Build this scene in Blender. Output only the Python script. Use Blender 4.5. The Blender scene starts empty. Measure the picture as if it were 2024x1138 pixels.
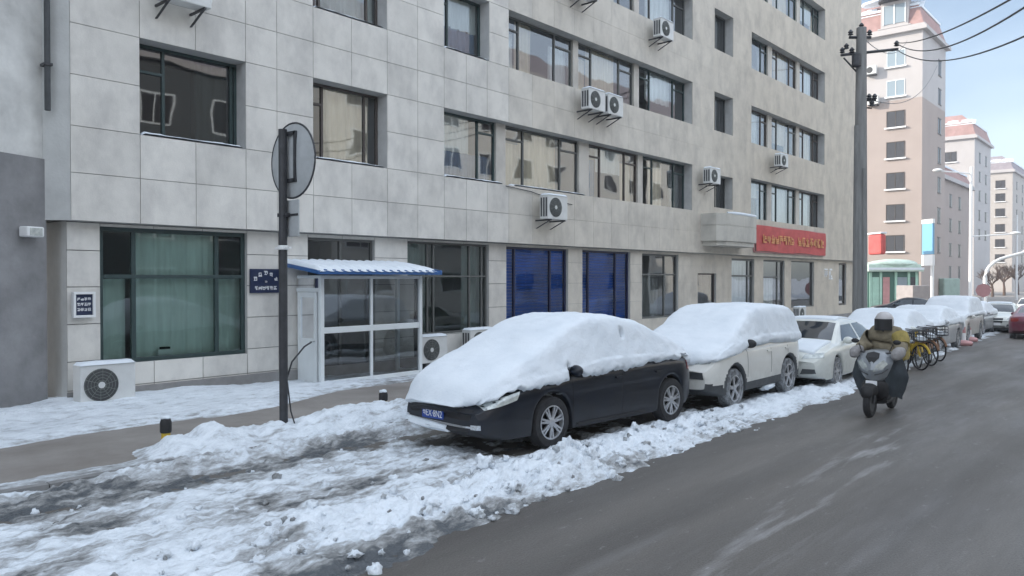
import bpy, bmesh, math, random
from mathutils import Vector, Matrix, noise
from mathutils.bvhtree import BVHTree
R = math.radians
random.seed(7)
scene = bpy.context.scene
COL = scene.collection

# ------------------------------------------------------------------ camera, sky, sun, exposure
# world frame: X runs along the road away from us, Y across it towards the grey building, Z up
FPX, CX, HY, TH = 1550.0, 1012.0, 550.0, R(40.8)
CAMH = 2.25
cam_d = bpy.data.cameras.new('camera')
cam = bpy.data.objects.new('camera', cam_d)
COL.objects.link(cam)
cam_d.lens = 36.0 * FPX / 2024.0
cam_d.sensor_width = 36.0
cam_d.clip_end = 4000
cam.location = (0, 0, CAMH)
cam.rotation_euler = (R(90) - math.atan(19 / FPX), 0, TH - R(90))
scene.camera = cam

SUN_EL, SUN_DIR = R(21), Vector((-0.56, 0.83, 0)).normalized()
world = bpy.data.worlds.new('World')
scene.world = world
world.use_nodes = True
wn, wl = world.node_tree.nodes, world.node_tree.links
wn.clear()
w_out = wn.new('ShaderNodeOutputWorld')
w_bg = wn.new('ShaderNodeBackground')
w_sky = wn.new('ShaderNodeTexSky')
w_sky.sky_type = 'NISHITA'
w_sky.sun_disc = False
w_sky.sun_elevation = SUN_EL
w_sky.sun_rotation = math.atan2(SUN_DIR.x, SUN_DIR.y)
w_sky.air_density = 1.0
w_sky.dust_density = 1.5
w_sky.ozone_density = 1.6
w_geo = wn.new('ShaderNodeTexCoord')
w_map = wn.new('ShaderNodeMapping')
w_map.inputs['Scale'].default_value = (1.0, 1.0, 2.6)
w_noi = wn.new('ShaderNodeTexNoise')
w_noi.inputs['Scale'].default_value = 1.7
w_noi.inputs['Detail'].default_value = 6
w_noi.inputs['Roughness'].default_value = 0.5
w_rmp = wn.new('ShaderNodeValToRGB')
w_rmp.color_ramp.elements[0].position = 0.36
w_rmp.color_ramp.elements[0].color = (0.30, 0.30, 0.30, 1)
w_rmp.color_ramp.elements[1].position = 0.66
w_rmp.color_ramp.elements[1].color = (1, 1, 1, 1)
w_mix = wn.new('ShaderNodeMix')
w_mix.data_type = 'RGBA'
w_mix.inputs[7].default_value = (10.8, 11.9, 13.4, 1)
wl.new(w_geo.outputs['Generated'], w_map.inputs['Vector'])
wl.new(w_map.outputs['Vector'], w_noi.inputs['Vector'])
wl.new(w_noi.outputs['Fac'], w_rmp.inputs['Fac'])
# clear down the street; unseen bright cloud added overhead and behind for ambient light
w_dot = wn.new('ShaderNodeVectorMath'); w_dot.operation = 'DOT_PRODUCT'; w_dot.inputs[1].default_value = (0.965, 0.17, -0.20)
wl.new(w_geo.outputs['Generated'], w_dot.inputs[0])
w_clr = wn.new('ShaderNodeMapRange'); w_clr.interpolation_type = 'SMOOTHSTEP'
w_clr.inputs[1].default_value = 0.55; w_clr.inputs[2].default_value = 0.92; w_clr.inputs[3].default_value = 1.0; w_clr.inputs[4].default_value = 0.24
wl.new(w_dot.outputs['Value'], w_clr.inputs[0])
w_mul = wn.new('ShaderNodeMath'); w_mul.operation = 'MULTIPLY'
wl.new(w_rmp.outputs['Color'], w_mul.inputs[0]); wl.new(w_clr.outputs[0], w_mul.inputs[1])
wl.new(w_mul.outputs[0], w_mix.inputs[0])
wl.new(w_sky.outputs['Color'], w_mix.inputs[6])
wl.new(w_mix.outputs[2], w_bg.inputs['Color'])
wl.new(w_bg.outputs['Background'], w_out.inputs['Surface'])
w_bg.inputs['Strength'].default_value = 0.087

sun_d = bpy.data.lights.new('sun', 'SUN')
sun_d.energy = 2.8
sun_d.angle = R(0.6)
sun_d.color = (1.0, 0.90, 0.78)
sun = bpy.data.objects.new('sun', sun_d)
COL.objects.link(sun)
sd = Vector((SUN_DIR.x * math.cos(SUN_EL), SUN_DIR.y * math.cos(SUN_EL), math.sin(SUN_EL)))
sun.rotation_euler = sd.to_track_quat('Z', 'Y').to_euler()
sun.location = (0, 0, 40)
vs = scene.view_settings
vs.view_transform = 'Standard'
vs.look = 'None'
vs.gamma = 1.0
vs.exposure = 1.12

# ------------------------------------------------------------------ small helpers
S_, C_ = math.sin(TH), math.cos(TH)
def pt(px, py, Z):
    """point of the place at picture position px, py and distance Z along the view axis"""
    u, v = (px - CX) / FPX, (HY - py) / FPX
    return Vector(((S_ * u + C_) * Z, (S_ - 0 * u) * 0 + (C_ * 0) + (-C_ * u + S_) * Z, CAMH + v * Z))
def gz(x):
    """the street falls very gently away from us"""
    return 0.0 if x < 10 else (-0.011 * (x - 10) if x < 50 else -0.44)
def lerp(a, b, t): return a + (b - a) * t
def clamp(v, a=0.0, b=1.0): return a if v < a else b if v > b else v
def sstep(a, b, x):
    t = clamp((x - a) / (b - a)); return t * t * (3 - 2 * t)
def interp(tab, x):
    if tab[0][0] > tab[-1][0]: tab = tab[::-1]
    if x <= tab[0][0]: return tab[0][1]
    for (a, b), (c, d) in zip(tab, tab[1:]):
        if x <= c: return b + (d - b) * (x - a) / (c - a)
    return tab[-1][1]
def smooth_interp(tab, x, w):
    return sum(interp(tab, x + w * k) * q for k, q in ((-1, .25), (-.5, .25), (0, .0), (.5, .25), (1, .25)))
def fbm(x, y, z=0.0, o=4):
    v, a, s, t = 0.0, 1.0, 1.0, 0.0
    for i in range(o):
        v += a * noise.noise(Vector((x * s + 11.3 * i, y * s - 7.1 * i, z * s + 3.7 * i))); t += a
        a *= 0.5; s *= 2.03
    return v / t * 1.6

# ------------------------------------------------------------------ materials
def mat(name, color, rough=0.6, metal=0.0, var=0.0, vscale=2.0, bump=0.0, bscale=30.0, attr=None, coat=0.0,
        color2=None, stretch=None, spec=None, alpha=None):
    m = bpy.data.materials.new(name)
    m.use_nodes = True
    nt = m.node_tree; N, L = nt.nodes, nt.links
    b = N['Principled BSDF']
    b.inputs['Roughness'].default_value = rough
    b.inputs['Metallic'].default_value = metal
    if coat: b.inputs['Coat Weight'].default_value = coat; b.inputs['Coat Roughness'].default_value = 0.08
    if spec is not None: b.inputs['Specular IOR Level'].default_value = spec
    c = (*color, 1)
    b.inputs['Base Color'].default_value = c
    tc = N.new('ShaderNodeTexCoord')
    src = tc.outputs['Object']
    if stretch:
        mp = N.new('ShaderNodeMapping'); mp.inputs['Scale'].default_value = stretch
        L.new(src, mp.inputs['Vector']); src = mp.outputs['Vector']
    base = None
    if attr:
        at = N.new('ShaderNodeAttribute'); at.attribute_name = attr
        base = at.outputs['Color']
    if var or color2:
        n1 = N.new('ShaderNodeTexNoise'); n1.inputs['Scale'].default_value = vscale
        n1.inputs['Detail'].default_value = 7; n1.inputs['Roughness'].default_value = 0.62
        L.new(src, n1.inputs['Vector'])
        rp = N.new('ShaderNodeValToRGB')
        rp.color_ramp.elements[0].position = 0.33; rp.color_ramp.elements[1].position = 0.67
        L.new(n1.outputs['Fac'], rp.inputs['Fac'])
        if color2:
            rp.color_ramp.elements[0].color = c; rp.color_ramp.elements[1].color = (*color2, 1)
            if base:
                mx = N.new('ShaderNodeMix'); mx.data_type = 'RGBA'; mx.blend_type = 'MULTIPLY'; mx.inputs[0].default_value = 1
                L.new(base, mx.inputs[6]); L.new(rp.outputs['Color'], mx.inputs[7]); base = mx.outputs[2]
            else: base = rp.outputs['Color']
        else:
            rp.color_ramp.elements[0].color = (1 - var, 1 - var, 1 - var, 1)
            rp.color_ramp.elements[1].color = (1 + var, 1 + var, 1 + var, 1)
            mx = N.new('ShaderNodeMix'); mx.data_type = 'RGBA'; mx.blend_type = 'MULTIPLY'; mx.inputs[0].default_value = 1
            if base: L.new(base, mx.inputs[6])
            else: mx.inputs[6].default_value = c
            L.new(rp.outputs['Color'], mx.inputs[7]); base = mx.outputs[2]
    if base: L.new(base, b.inputs['Base Color'])
    if bump:
        n2 = N.new('ShaderNodeTexNoise'); n2.inputs['Scale'].default_value = bscale
        n2.inputs['Detail'].default_value = 5
        L.new(src, n2.inputs['Vector'])
        bp = N.new('ShaderNodeBump'); bp.inputs['Strength'].default_value = bump; bp.inputs['Distance'].default_value = 0.02
        L.new(n2.outputs['Fac'], bp.inputs['Height']); L.new(bp.outputs['Normal'], b.inputs['Normal'])
    return m
def glass_mat(name, tint=(0.5, 0.6, 0.58), refl=0.16, rough=0.02, wob=0.02):
    """a window pane: part mirror, part tinted see-through"""
    m = bpy.data.materials.new(name); m.use_nodes = True
    N, L = m.node_tree.nodes, m.node_tree.links
    N.clear()
    o = N.new('ShaderNodeOutputMaterial'); mx = N.new('ShaderNodeMixShader')
    t = N.new('ShaderNodeBsdfTransparent'); g = N.new('ShaderNodeBsdfGlossy')
    t.inputs['Color'].default_value = (*tint, 1)
    g.inputs['Roughness'].default_value = rough; g.inputs['Color'].default_value = (0.93, 0.96, 1, 1)
    f = N.new('ShaderNodeFresnel'); f.inputs['IOR'].default_value = 1.5
    ad = N.new('ShaderNodeMath'); ad.operation = 'ADD'; ad.use_clamp = True; ad.inputs[1].default_value = refl
    L.new(f.outputs[0], ad.inputs[0]); L.new(ad.outputs[0], mx.inputs[0])
    n = N.new('ShaderNodeTexNoise'); n.inputs['Scale'].default_value = .9; n.inputs['Detail'].default_value = 1
    tc = N.new('ShaderNodeTexCoord'); L.new(tc.outputs['Object'], n.inputs['Vector'])
    bp = N.new('ShaderNodeBump'); bp.inputs['Strength'].default_value = 1.0; bp.inputs['Distance'].default_value = wob
    L.new(n.outputs['Fac'], bp.inputs['Height']); L.new(bp.outputs['Normal'], g.inputs['Normal'])
    L.new(t.outputs[0], mx.inputs[1]); L.new(g.outputs[0], mx.inputs[2]); L.new(mx.outputs[0], o.inputs[0])
    return m

def snow_mat():
    m = bpy.data.materials.new('snow'); m.use_nodes = True
    N, L = m.node_tree.nodes, m.node_tree.links
    b = N['Principled BSDF']; b.inputs['Roughness'].default_value = 0.75
    b.inputs['Specular IOR Level'].default_value = 0.25
    tc = N.new('ShaderNodeTexCoord')
    n = N.new('ShaderNodeTexNoise'); n.inputs['Scale'].default_value = 3.0; n.inputs['Detail'].default_value = 6
    r = N.new('ShaderNodeValToRGB')
    r.color_ramp.elements[0].position = .3; r.color_ramp.elements[0].color = (0.68, 0.735, 0.79, 1)
    r.color_ramp.elements[1].position = .6; r.color_ramp.elements[1].color = (0.75, 0.80, 0.85, 1)
    L.new(tc.outputs['Object'], n.inputs['Vector']); L.new(n.outputs['Fac'], r.inputs['Fac'])
    L.new(r.outputs['Color'], b.inputs['Base Color'])
    n2 = N.new('ShaderNodeTexNoise'); n2.inputs['Scale'].default_value = 28; n2.inputs['Detail'].default_value = 6
    bp = N.new('ShaderNodeBump'); bp.inputs['Strength'].default_value = .35; bp.inputs['Distance'].default_value = .02
    L.new(tc.outputs['Object'], n2.inputs['Vector']); L.new(n2.outputs['Fac'], bp.inputs['Height'])
    L.new(bp.outputs['Normal'], b.inputs['Normal'])
    return m
def slush_mat():
    """trodden street snow: attribute red = dirt (0 clean snow .. 1 wet grey slush), broken up by noise"""
    m = bpy.data.materials.new('street_snow'); m.use_nodes = True
    N, L = m.node_tree.nodes, m.node_tree.links
    b = N['Principled BSDF']
    at = N.new('ShaderNodeAttribute'); at.attribute_name = 'col'
    sp = N.new('ShaderNodeSeparateColor'); L.new(at.outputs['Color'], sp.inputs[0])
    tc = N.new('ShaderNodeTexCoord')
    mp = N.new('ShaderNodeMapping'); mp.inputs['Scale'].default_value = (0.55, 1.5, 1.0)
    L.new(tc.outputs['Object'], mp.inputs['Vector'])
    n = N.new('ShaderNodeTexNoise'); n.inputs['Scale'].default_value = 7; n.inputs['Detail'].default_value = 9; n.inputs['Roughness'].default_value = .68
    L.new(mp.outputs['Vector'], n.inputs['Vector'])
    a1 = N.new('ShaderNodeMath'); a1.operation = 'MULTIPLY_ADD'; a1.inputs[1].default_value = 2.1; a1.inputs[2].default_value = -1.05
    L.new(n.outputs['Fac'], a1.inputs[0])
    a2 = N.new('ShaderNodeMath'); a2.operation = 'ADD'; a2.use_clamp = True
    L.new(sp.outputs[0], a2.inputs[0]); L.new(a1.outputs[0], a2.inputs[1])
    r = N.new('ShaderNodeValToRGB')
    e = r.color_ramp.elements
    e[0].position = 0.0; e[0].color = (0.75, 0.80, 0.85, 1)
    e[1].position = 1.0; e[1].color = (0.085, 0.095, 0.105, 1)
    for p, c in ((.28, (0.64, 0.69, 0.74)), (.5, (0.43, 0.45, 0.47)), (.75, (0.24, 0.245, 0.245))):
        k = e.new(p); k.color = (*c, 1)
    L.new(a2.outputs[0], r.inputs['Fac']); L.new(r.outputs['Color'], b.inputs['Base Color'])
    rr = N.new('ShaderNodeMapRange'); rr.inputs[3].default_value = .8; rr.inputs[4].default_value = .32
    L.new(a2.outputs[0], rr.inputs[0]); L.new(rr.outputs[0], b.inputs['Roughness'])
    b.inputs['Specular IOR Level'].default_value = 0.3
    n2 = N.new('ShaderNodeTexNoise'); n2.inputs['Scale'].default_value = 22; n2.inputs['Detail'].default_value = 8
    L.new(tc.outputs['Object'], n2.inputs['Vector'])
    bp = N.new('ShaderNodeBump'); bp.inputs['Strength'].default_value = .8; bp.inputs['Distance'].default_value = .035
    L.new(n2.outputs['Fac'], bp.inputs['Height']); L.new(bp.outputs['Normal'], b.inputs['Normal'])
    return m
def road_mat():
    m = bpy.data.materials.new('wet_asphalt'); m.use_nodes = True
    N, L = m.node_tree.nodes, m.node_tree.links
    b = N['Principled BSDF']
    tc = N.new('ShaderNodeTexCoord')
    def nz(scale, st, det=7, ro=.6):
        mp = N.new('ShaderNodeMapping'); mp.inputs['Scale'].default_value = st
        L.new(tc.outputs['Object'], mp.inputs['Vector'])
        n = N.new('ShaderNodeTexNoise'); n.inputs['Scale'].default_value = scale
        n.inputs['Detail'].default_value = det; n.inputs['Roughness'].default_value = ro
        L.new(mp.outputs['Vector'], n.inputs['Vector']); return n.outputs['Fac']
    def math_(op, a, bb, cl=False):
        n = N.new('ShaderNodeMath'); n.operation = op; n.use_clamp = cl
        for i, v in enumerate((a, bb)):
            if isinstance(v, (int, float)): n.inputs[i].default_value = v
            else: L.new(v, n.inputs[i])
        return n.outputs[0]
    def ramp(f, stops):
        r = N.new('ShaderNodeValToRGB'); e = r.color_ramp.elements
        e[0].position, e[0].color = stops[0][0], (*stops[0][1], 1)
        e[1].position, e[1].color = stops[-1][0], (*stops[-1][1], 1)
        for p, c in stops[1:-1]:
            k = e.new(p); k.color = (*c, 1)
        L.new(f, r.inputs['Fac']); return r.outputs['Color']
    base = ramp(nz(.8, (.18, 1, 1)), [(.3, (.086, .079, .073)), (.5, (.106, .098, .089)), (.7, (.128, .118, .107))])
    fine = ramp(nz(60, (1, 1, 1), 4), [(.3, (.72, .72, .72)), (.7, (1.25, 1.25, 1.25))])
    mx = N.new('ShaderNodeMix'); mx.data_type = 'RGBA'; mx.blend_type = 'MULTIPLY'; mx.inputs[0].default_value = 1
    L.new(base, mx.inputs[6]); L.new(fine, mx.inputs[7])
    # packed snow left in long streaks, mostly along the lane line about 3 m out
    sx = N.new('ShaderNodeSeparateXYZ'); L.new(tc.outputs['Object'], sx.inputs[0])
    lane = math_('ADD', math_('MULTIPLY', math_('POWER', math_('ABSOLUTE', math_('SUBTRACT', math_('SUBTRACT', sx.outputs['Y'], math_('MULTIPLY', sx.outputs['X'], .085)), 2.2), 0), 1.0), -1.0), .5, True)
    lane = math_('MULTIPLY', lane, math_('SUBTRACT', 1.25, math_('MULTIPLY', math_('ABSOLUTE', math_('SUBTRACT', sx.outputs['X'], 9.5), 0), .13), True))
    st = math_('MULTIPLY', lane, ramp(nz(1.5, (.35, 3.0, 1), 9, .62), [(.52, (0, 0, 0)), (.70, (.75, .75, .75))]))
    trk = ramp(nz(1.0, (.015, 1.15, 1), 3, .5), [(.38, (.84, .84, .84)), (.5, (1, 1, 1)), (.62, (1.14, 1.13, 1.12))])
    mt = N.new('ShaderNodeMix'); mt.data_type = 'RGBA'; mt.blend_type = 'MULTIPLY'; mt.inputs[0].default_value = 1
    L.new(mx.outputs[2], mt.inputs[6]); L.new(trk, mt.inputs[7])
    grit = ramp(nz(9, (.5, 1, 1), 8, .75), [(.60, (0, 0, 0)), (.68, (.45, .45, .45))])
    st2 = ramp(nz(1.6, (.12, 1.0, 1), 8, .6), [(.56, (0, 0, 0)), (.85, (.22, .22, .22))])
    add = math_('ADD', math_('ADD', math_('MULTIPLY', st, 1.5), st2), math_('MULTIPLY', grit, .5), True)
    m2 = N.new('ShaderNodeMix'); m2.data_type = 'RGBA'
    L.new(add, m2.inputs[0]); L.new(mt.outputs[2], m2.inputs[6]); m2.inputs[7].default_value = (.50, .50, .51, 1)
    L.new(m2.outputs[2], b.inputs['Base Color'])
    rr = ramp(nz(.9, (.2, 1, 1)), [(.35, (.45, .45, .45)), (.65, (.75, .75, .75))])
    L.new(rr, b.inputs['Roughness'])
    bp = N.new('ShaderNodeBump'); bp.inputs['Strength'].default_value = .6; bp.inputs['Distance'].default_value = .012
    L.new(nz(45, (1, 1, 1), 5), bp.inputs['Height']); L.new(bp.outputs['Normal'], b.inputs['Normal'])
    return m

M = {}
M['tile'] = mat('stone_tile', (1, 1, 1), .62, var=.075, vscale=1.6, bump=.12, bscale=40, attr='col')
def streaks(m, amt=.13, st=(1.0, 1.0, .62), sc=1.5):
    nt = m.node_tree; N, L = nt.nodes, nt.links; b = N['Principled BSDF']; src = b.inputs['Base Color'].links[0].from_socket
    tc = N.new('ShaderNodeTexCoord'); mp = N.new('ShaderNodeMapping'); mp.inputs['Scale'].default_value = st
    n = N.new('ShaderNodeTexNoise'); n.inputs['Scale'].default_value = sc; n.inputs['Detail'].default_value = 8; n.inputs['Roughness'].default_value = .65
    L.new(tc.outputs['Object'], mp.inputs['Vector']); L.new(mp.outputs['Vector'], n.inputs['Vector'])
    r = N.new('ShaderNodeValToRGB'); r.color_ramp.elements[0].position = .35; r.color_ramp.elements[1].position = .55
    r.color_ramp.elements[0].color = (1 - 2 * amt, 1 - 2 * amt, 1 - 1.9 * amt, 1); r.color_ramp.elements[1].color = (1, 1, 1, 1)
    L.new(n.outputs['Fac'], r.inputs['Fac'])
    mx = N.new('ShaderNodeMix'); mx.data_type = 'RGBA'; mx.blend_type = 'MULTIPLY'; mx.inputs[0].default_value = 1
    L.new(src, mx.inputs[6]); L.new(r.outputs['Color'], mx.inputs[7]); L.new(mx.outputs[2], b.inputs['Base Color'])
streaks(M['tile'], .10)
M['joint'] = mat('joint', (.24, .24, .235), .9)
M['end_wall'] = mat('end_wall', (.52, .53, .52), .85, var=.12, vscale=1.5, bump=.2, bscale=25)
M['stucco'] = mat('stucco', (.52, .50, .46), .85, var=.1, vscale=1.2, bump=.2, bscale=25)
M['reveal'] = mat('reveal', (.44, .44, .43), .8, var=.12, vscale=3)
M['plinth'] = mat('plinth', (.24, .235, .23), .8, var=.2, vscale=2.2, bump=.2)
M['concrete'] = mat('concrete', (.58, .58, .56), .88, var=.26, vscale=1.1, bump=.25, bscale=18)
M['concrete_dark'] = mat('concrete_dark', (.235, .235, .24), .9, var=.25, vscale=1.3, bump=.3, bscale=14)
M['room'] = mat('room', (.42, .44, .44), .9)
M['frame_green'] = mat('frame_green', (.030, .055, .055), .45)
M['frame_brown'] = mat('frame_brown', (.075, .062, .055), .5)
M['frame_grey'] = mat('frame_grey', (.10, .105, .10), .5)
M['frame_blue'] = mat('frame_blue', (.012, .018, .06), .5)
M['frame_white'] = mat('frame_white', (.72, .76, .77), .4, var=.05)
M['glass_green'] = glass_mat('glass_green', (.72, .86, .82), .04, wob=.006)
M['glass_clear'] = glass_mat('glass_clear', (.84, .88, .88), .10, wob=.008)
M['glass_plain'] = glass_mat('glass_plain', (.92, .94, .96), .0, wob=.006)
M['glass_mirror'] = glass_mat('glass_mirror', (.90, .93, .93), .13, wob=.006)
M['glass_dark'] = glass_mat('glass_dark', (.30, .34, .34), .10, wob=.006)
M['curtain_pale'] = mat('curtain_pale', (.78, .82, .80), .9, var=.1, vscale=3, stretch=(3, 1, .3))
M['curtain_beige'] = mat('curtain_beige', (.78, .70, .55), .9, var=.12, vscale=3, stretch=(3, 1, .3))
M['curtain_grey'] = mat('curtain_grey', (.30, .32, .32), .9, var=.12, vscale=3, stretch=(3, 1, .3))
M['curtain_blue'] = mat('curtain_blue', (.22, .30, .42), .9, var=.12, vscale=2)
M['blue_shutter'] = mat('blue_shutter', (.002, .10, .46), .4, var=.35, vscale=1.3)
M['snow'] = snow_mat()
M['slush'] = slush_mat()
M['road'] = road_mat()
M['pave'] = mat('pavement', (.195, .175, .158), .7, color2=(.30, .28, .262), vscale=.9, bump=.3, bscale=30)
M['kerb'] = mat('kerb', (.22, .22, .22), .8, var=.2, vscale=3, bump=.2)
M['ground'] = mat('ground', (.35, .36, .38), .8, color2=(.6, .62, .65), vscale=.15)
M['ac_white'] = mat('ac_white', (.62, .63, .62), .45, var=.07, vscale=4)
M['ac_dark'] = mat('ac_dark', (.055, .058, .062), .6)
M['ac_ring'] = mat('ac_ring', (.20, .22, .20), .5)
M['metal_dark'] = mat('metal_dark', (.035, .037, .042), .5, var=.3, vscale=8)
M['metal_grey'] = mat('metal_grey', (.40, .42, .43), .5, var=.1, vscale=5)
M['white_paint'] = mat('white_paint', (.75, .76, .76), .5)
M['rubber'] = mat('rubber', (.022, .022, .024), .85, var=.3, vscale=12, bump=.3)
M['rubber_snowy'] = mat('rubber_snowy', (.03, .03, .032), .85, color2=(.33, .35, .37), vscale=9, bump=.3)
M['rim'] = mat('rim', (.52, .53, .55), .38, .7, var=.15, vscale=10)
M['under'] = mat('underbody', (.012, .012, .013), .9)
M['car_dark'] = mat('car_dark', (.004, .007, .014), .30, .0, coat=.25, var=.25, vscale=5, spec=.35)
M['car_white'] = mat('car_white', (.68, .675, .635), .3, coat=.6, var=.06, vscale=2)
M['car_pearl'] = mat('car_pearl', (.66, .68, .64), .3, coat=.6, var=.06, vscale=2)
M['car_silver'] = mat('car_silver', (.42, .44, .46), .3, .3, coat=.5)
M['car_red'] = mat('car_red', (.16, .018, .045), .3, coat=.6, var=.1)
M['cladding'] = mat('cladding', (.055, .06, .065), .7, var=.2, vscale=6)
M['car_glass'] = mat('car_glass', (.012, .02, .03), .06, spec=.9)
M['chrome'] = mat('chrome', (.62, .64, .66), .2, .9)
M['lamp_glass'] = mat('lamp_glass', (.35, .38, .38), .12, .35, color2=(.62, .66, .64), vscale=14, coat=.8)
M['tail_red'] = mat('tail_red', (.22, .01, .012), .2, coat=.8)
M['black'] = mat('black_plastic', (.014, .014, .016), .6)
M['plate_blue'] = mat('plate_blue', (.012, .055, .30), .45)
M['white'] = mat('white', (.78, .79, .80), .6)
M['tower_pink'] = mat('tower_pink', (.36, .305, .28), .85, var=.06, vscale=.25)
M['tower_white'] = mat('tower_white', (.44, .42, .415), .85, var=.06, vscale=.3)
M['tower_beige'] = mat('tower_beige', (.42, .39, .365), .85, var=.06, vscale=.3)
M['cream'] = mat('cream', (.62, .61, .57), .85, var=.06, vscale=.3)
M['shade_grey'] = mat('shade_grey', (.10, .11, .115), .85, var=.06, vscale=.3)  # near block opposite coloured dark as if shaded, for darker window reflections
M['mansard'] = mat('mansard', (.34, .215, .20), .8, var=.15, vscale=1.2)
M['mansard_grey'] = mat('mansard_grey', (.26, .23, .25), .8, var=.15, vscale=1.2)
M['far_glass'] = mat('far_glass', (.05, .05, .055), .25, spec=.6)
M['far_glass_light'] = mat('far_glass_light', (.25, .31, .35), .3, spec=.6)
M['red_cloth'] = mat('red_cloth', (.50, .09, .085), .75, var=.14, vscale=2)
M['yellow_text'] = mat('yellow_text', (.72, .33, .13), .6)
M['blue_roof'] = mat('blue_roof', (.03, .11, .30), .4, var=.15)
M['sign_navy'] = mat('sign_navy', (.012, .022, .065), .4)
M['pole_concrete'] = mat('pole_concrete', (.21, .21, .205), .9, var=.2, vscale=2, stretch=(3, 3, .4), bump=.3)
M['mint'] = mat('mint', (.36, .58, .48), .6, var=.1)
M['mint_pale'] = mat('mint_pale', (.50, .62, .55), .7, var=.12)
M['kiosk_grey'] = mat('kiosk_grey', (.30, .275, .27), .7, var=.12)
M['van_green'] = mat('van_green', (.27, .36, .32), .6, var=.12)
M['mint_dark'] = mat('mint_dark', (.05, .14, .11), .6)
M['olive'] = mat('olive_cloth', (.20, .17, .115), .85, var=.25, vscale=9, bump=.4, bscale=14)
M['yellow_cloth'] = mat('yellow_cloth', (.30, .235, .07), .85, var=.25, vscale=9, bump=.4, bscale=14)
M['yellow'] = mat('yellow_paint', (.50, .34, .03), .5, var=.1)
M['orange_brown'] = mat('rust_brown', (.22, .12, .07), .7, var=.25, vscale=6)
M['quilt'] = mat('quilt', (.035, .045, .055), .8, var=.25, vscale=6, bump=.5, bscale=10)
M['quilt_light'] = mat('quilt_light', (.26, .25, .25), .8, var=.2, vscale=6, bump=.5, bscale=10)
M['bark'] = mat('bark', (.11, .075, .06), .9, var=.2, vscale=5)
M['fairing'] = mat('fairing', (.24, .26, .28), .35, .2, coat=.5, var=.1, vscale=6)
M['helmet'] = mat('helmet', (.45, .43, .43), .35, coat=.4)
M['skin'] = mat('skin', (.45, .28, .2), .6)
M['sky_blue'] = mat('sky_blue_paint', (.16, .38, .56), .5)
M['pink'] = mat('faded_pink', (.50, .26, .26), .6, var=.1)

# ------------------------------------------------------------------ mesh builder
def road_salt(m, top=.62, amt=.55, col=(.20, .195, .19)):
    """dried salt and slush spray on the lower flanks, broken up by noise"""
    nt = m.node_tree; N, L = nt.nodes, nt.links; b = N['Principled BSDF']
    tc = N.new('ShaderNodeTexCoord'); sx = N.new('ShaderNodeSeparateXYZ'); L.new(tc.outputs['Object'], sx.inputs[0])
    n = N.new('ShaderNodeTexNoise'); n.inputs['Scale'].default_value = 5; n.inputs['Detail'].default_value = 8; n.inputs['Roughness'].default_value = .7
    L.new(tc.outputs['Object'], n.inputs['Vector'])
    a = N.new('ShaderNodeMath'); a.operation = 'MULTIPLY_ADD'; a.inputs[1].default_value = .7; a.inputs[2].default_value = -.35; L.new(n.outputs['Fac'], a.inputs[0])
    z = N.new('ShaderNodeMath'); z.operation = 'ADD'; L.new(sx.outputs['Z'], z.inputs[0]); L.new(a.outputs[0], z.inputs[1])
    r = N.new('ShaderNodeMapRange'); r.inputs[1].default_value = .18; r.inputs[2].default_value = top; r.inputs[3].default_value = amt; r.inputs[4].default_value = 0
    L.new(z.outputs[0], r.inputs[0])
    mx = N.new('ShaderNodeMix'); mx.data_type = 'RGBA'; L.new(r.outputs[0], mx.inputs[0])
    if b.inputs['Base Color'].links: L.new(b.inputs['Base Color'].links[0].from_socket, mx.inputs[6])
    else: mx.inputs[6].default_value = b.inputs['Base Color'].default_value
    mx.inputs[7].default_value = (*col, 1); L.new(mx.outputs[2], b.inputs['Base Color'])
    rr = N.new('ShaderNodeMapRange'); rr.inputs[1].default_value = 0; rr.inputs[2].default_value = amt; rr.inputs[3].default_value = b.inputs['Roughness'].default_value; rr.inputs[4].default_value = .75
    L.new(r.outputs[0], rr.inputs[0]); L.new(rr.outputs[0], b.inputs['Roughness'])
for k_ in ('car_dark', 'car_white', 'car_pearl', 'car_silver', 'car_red'): road_salt(M[k_], amt=.40 if k_ != 'car_dark' else .10)
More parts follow.
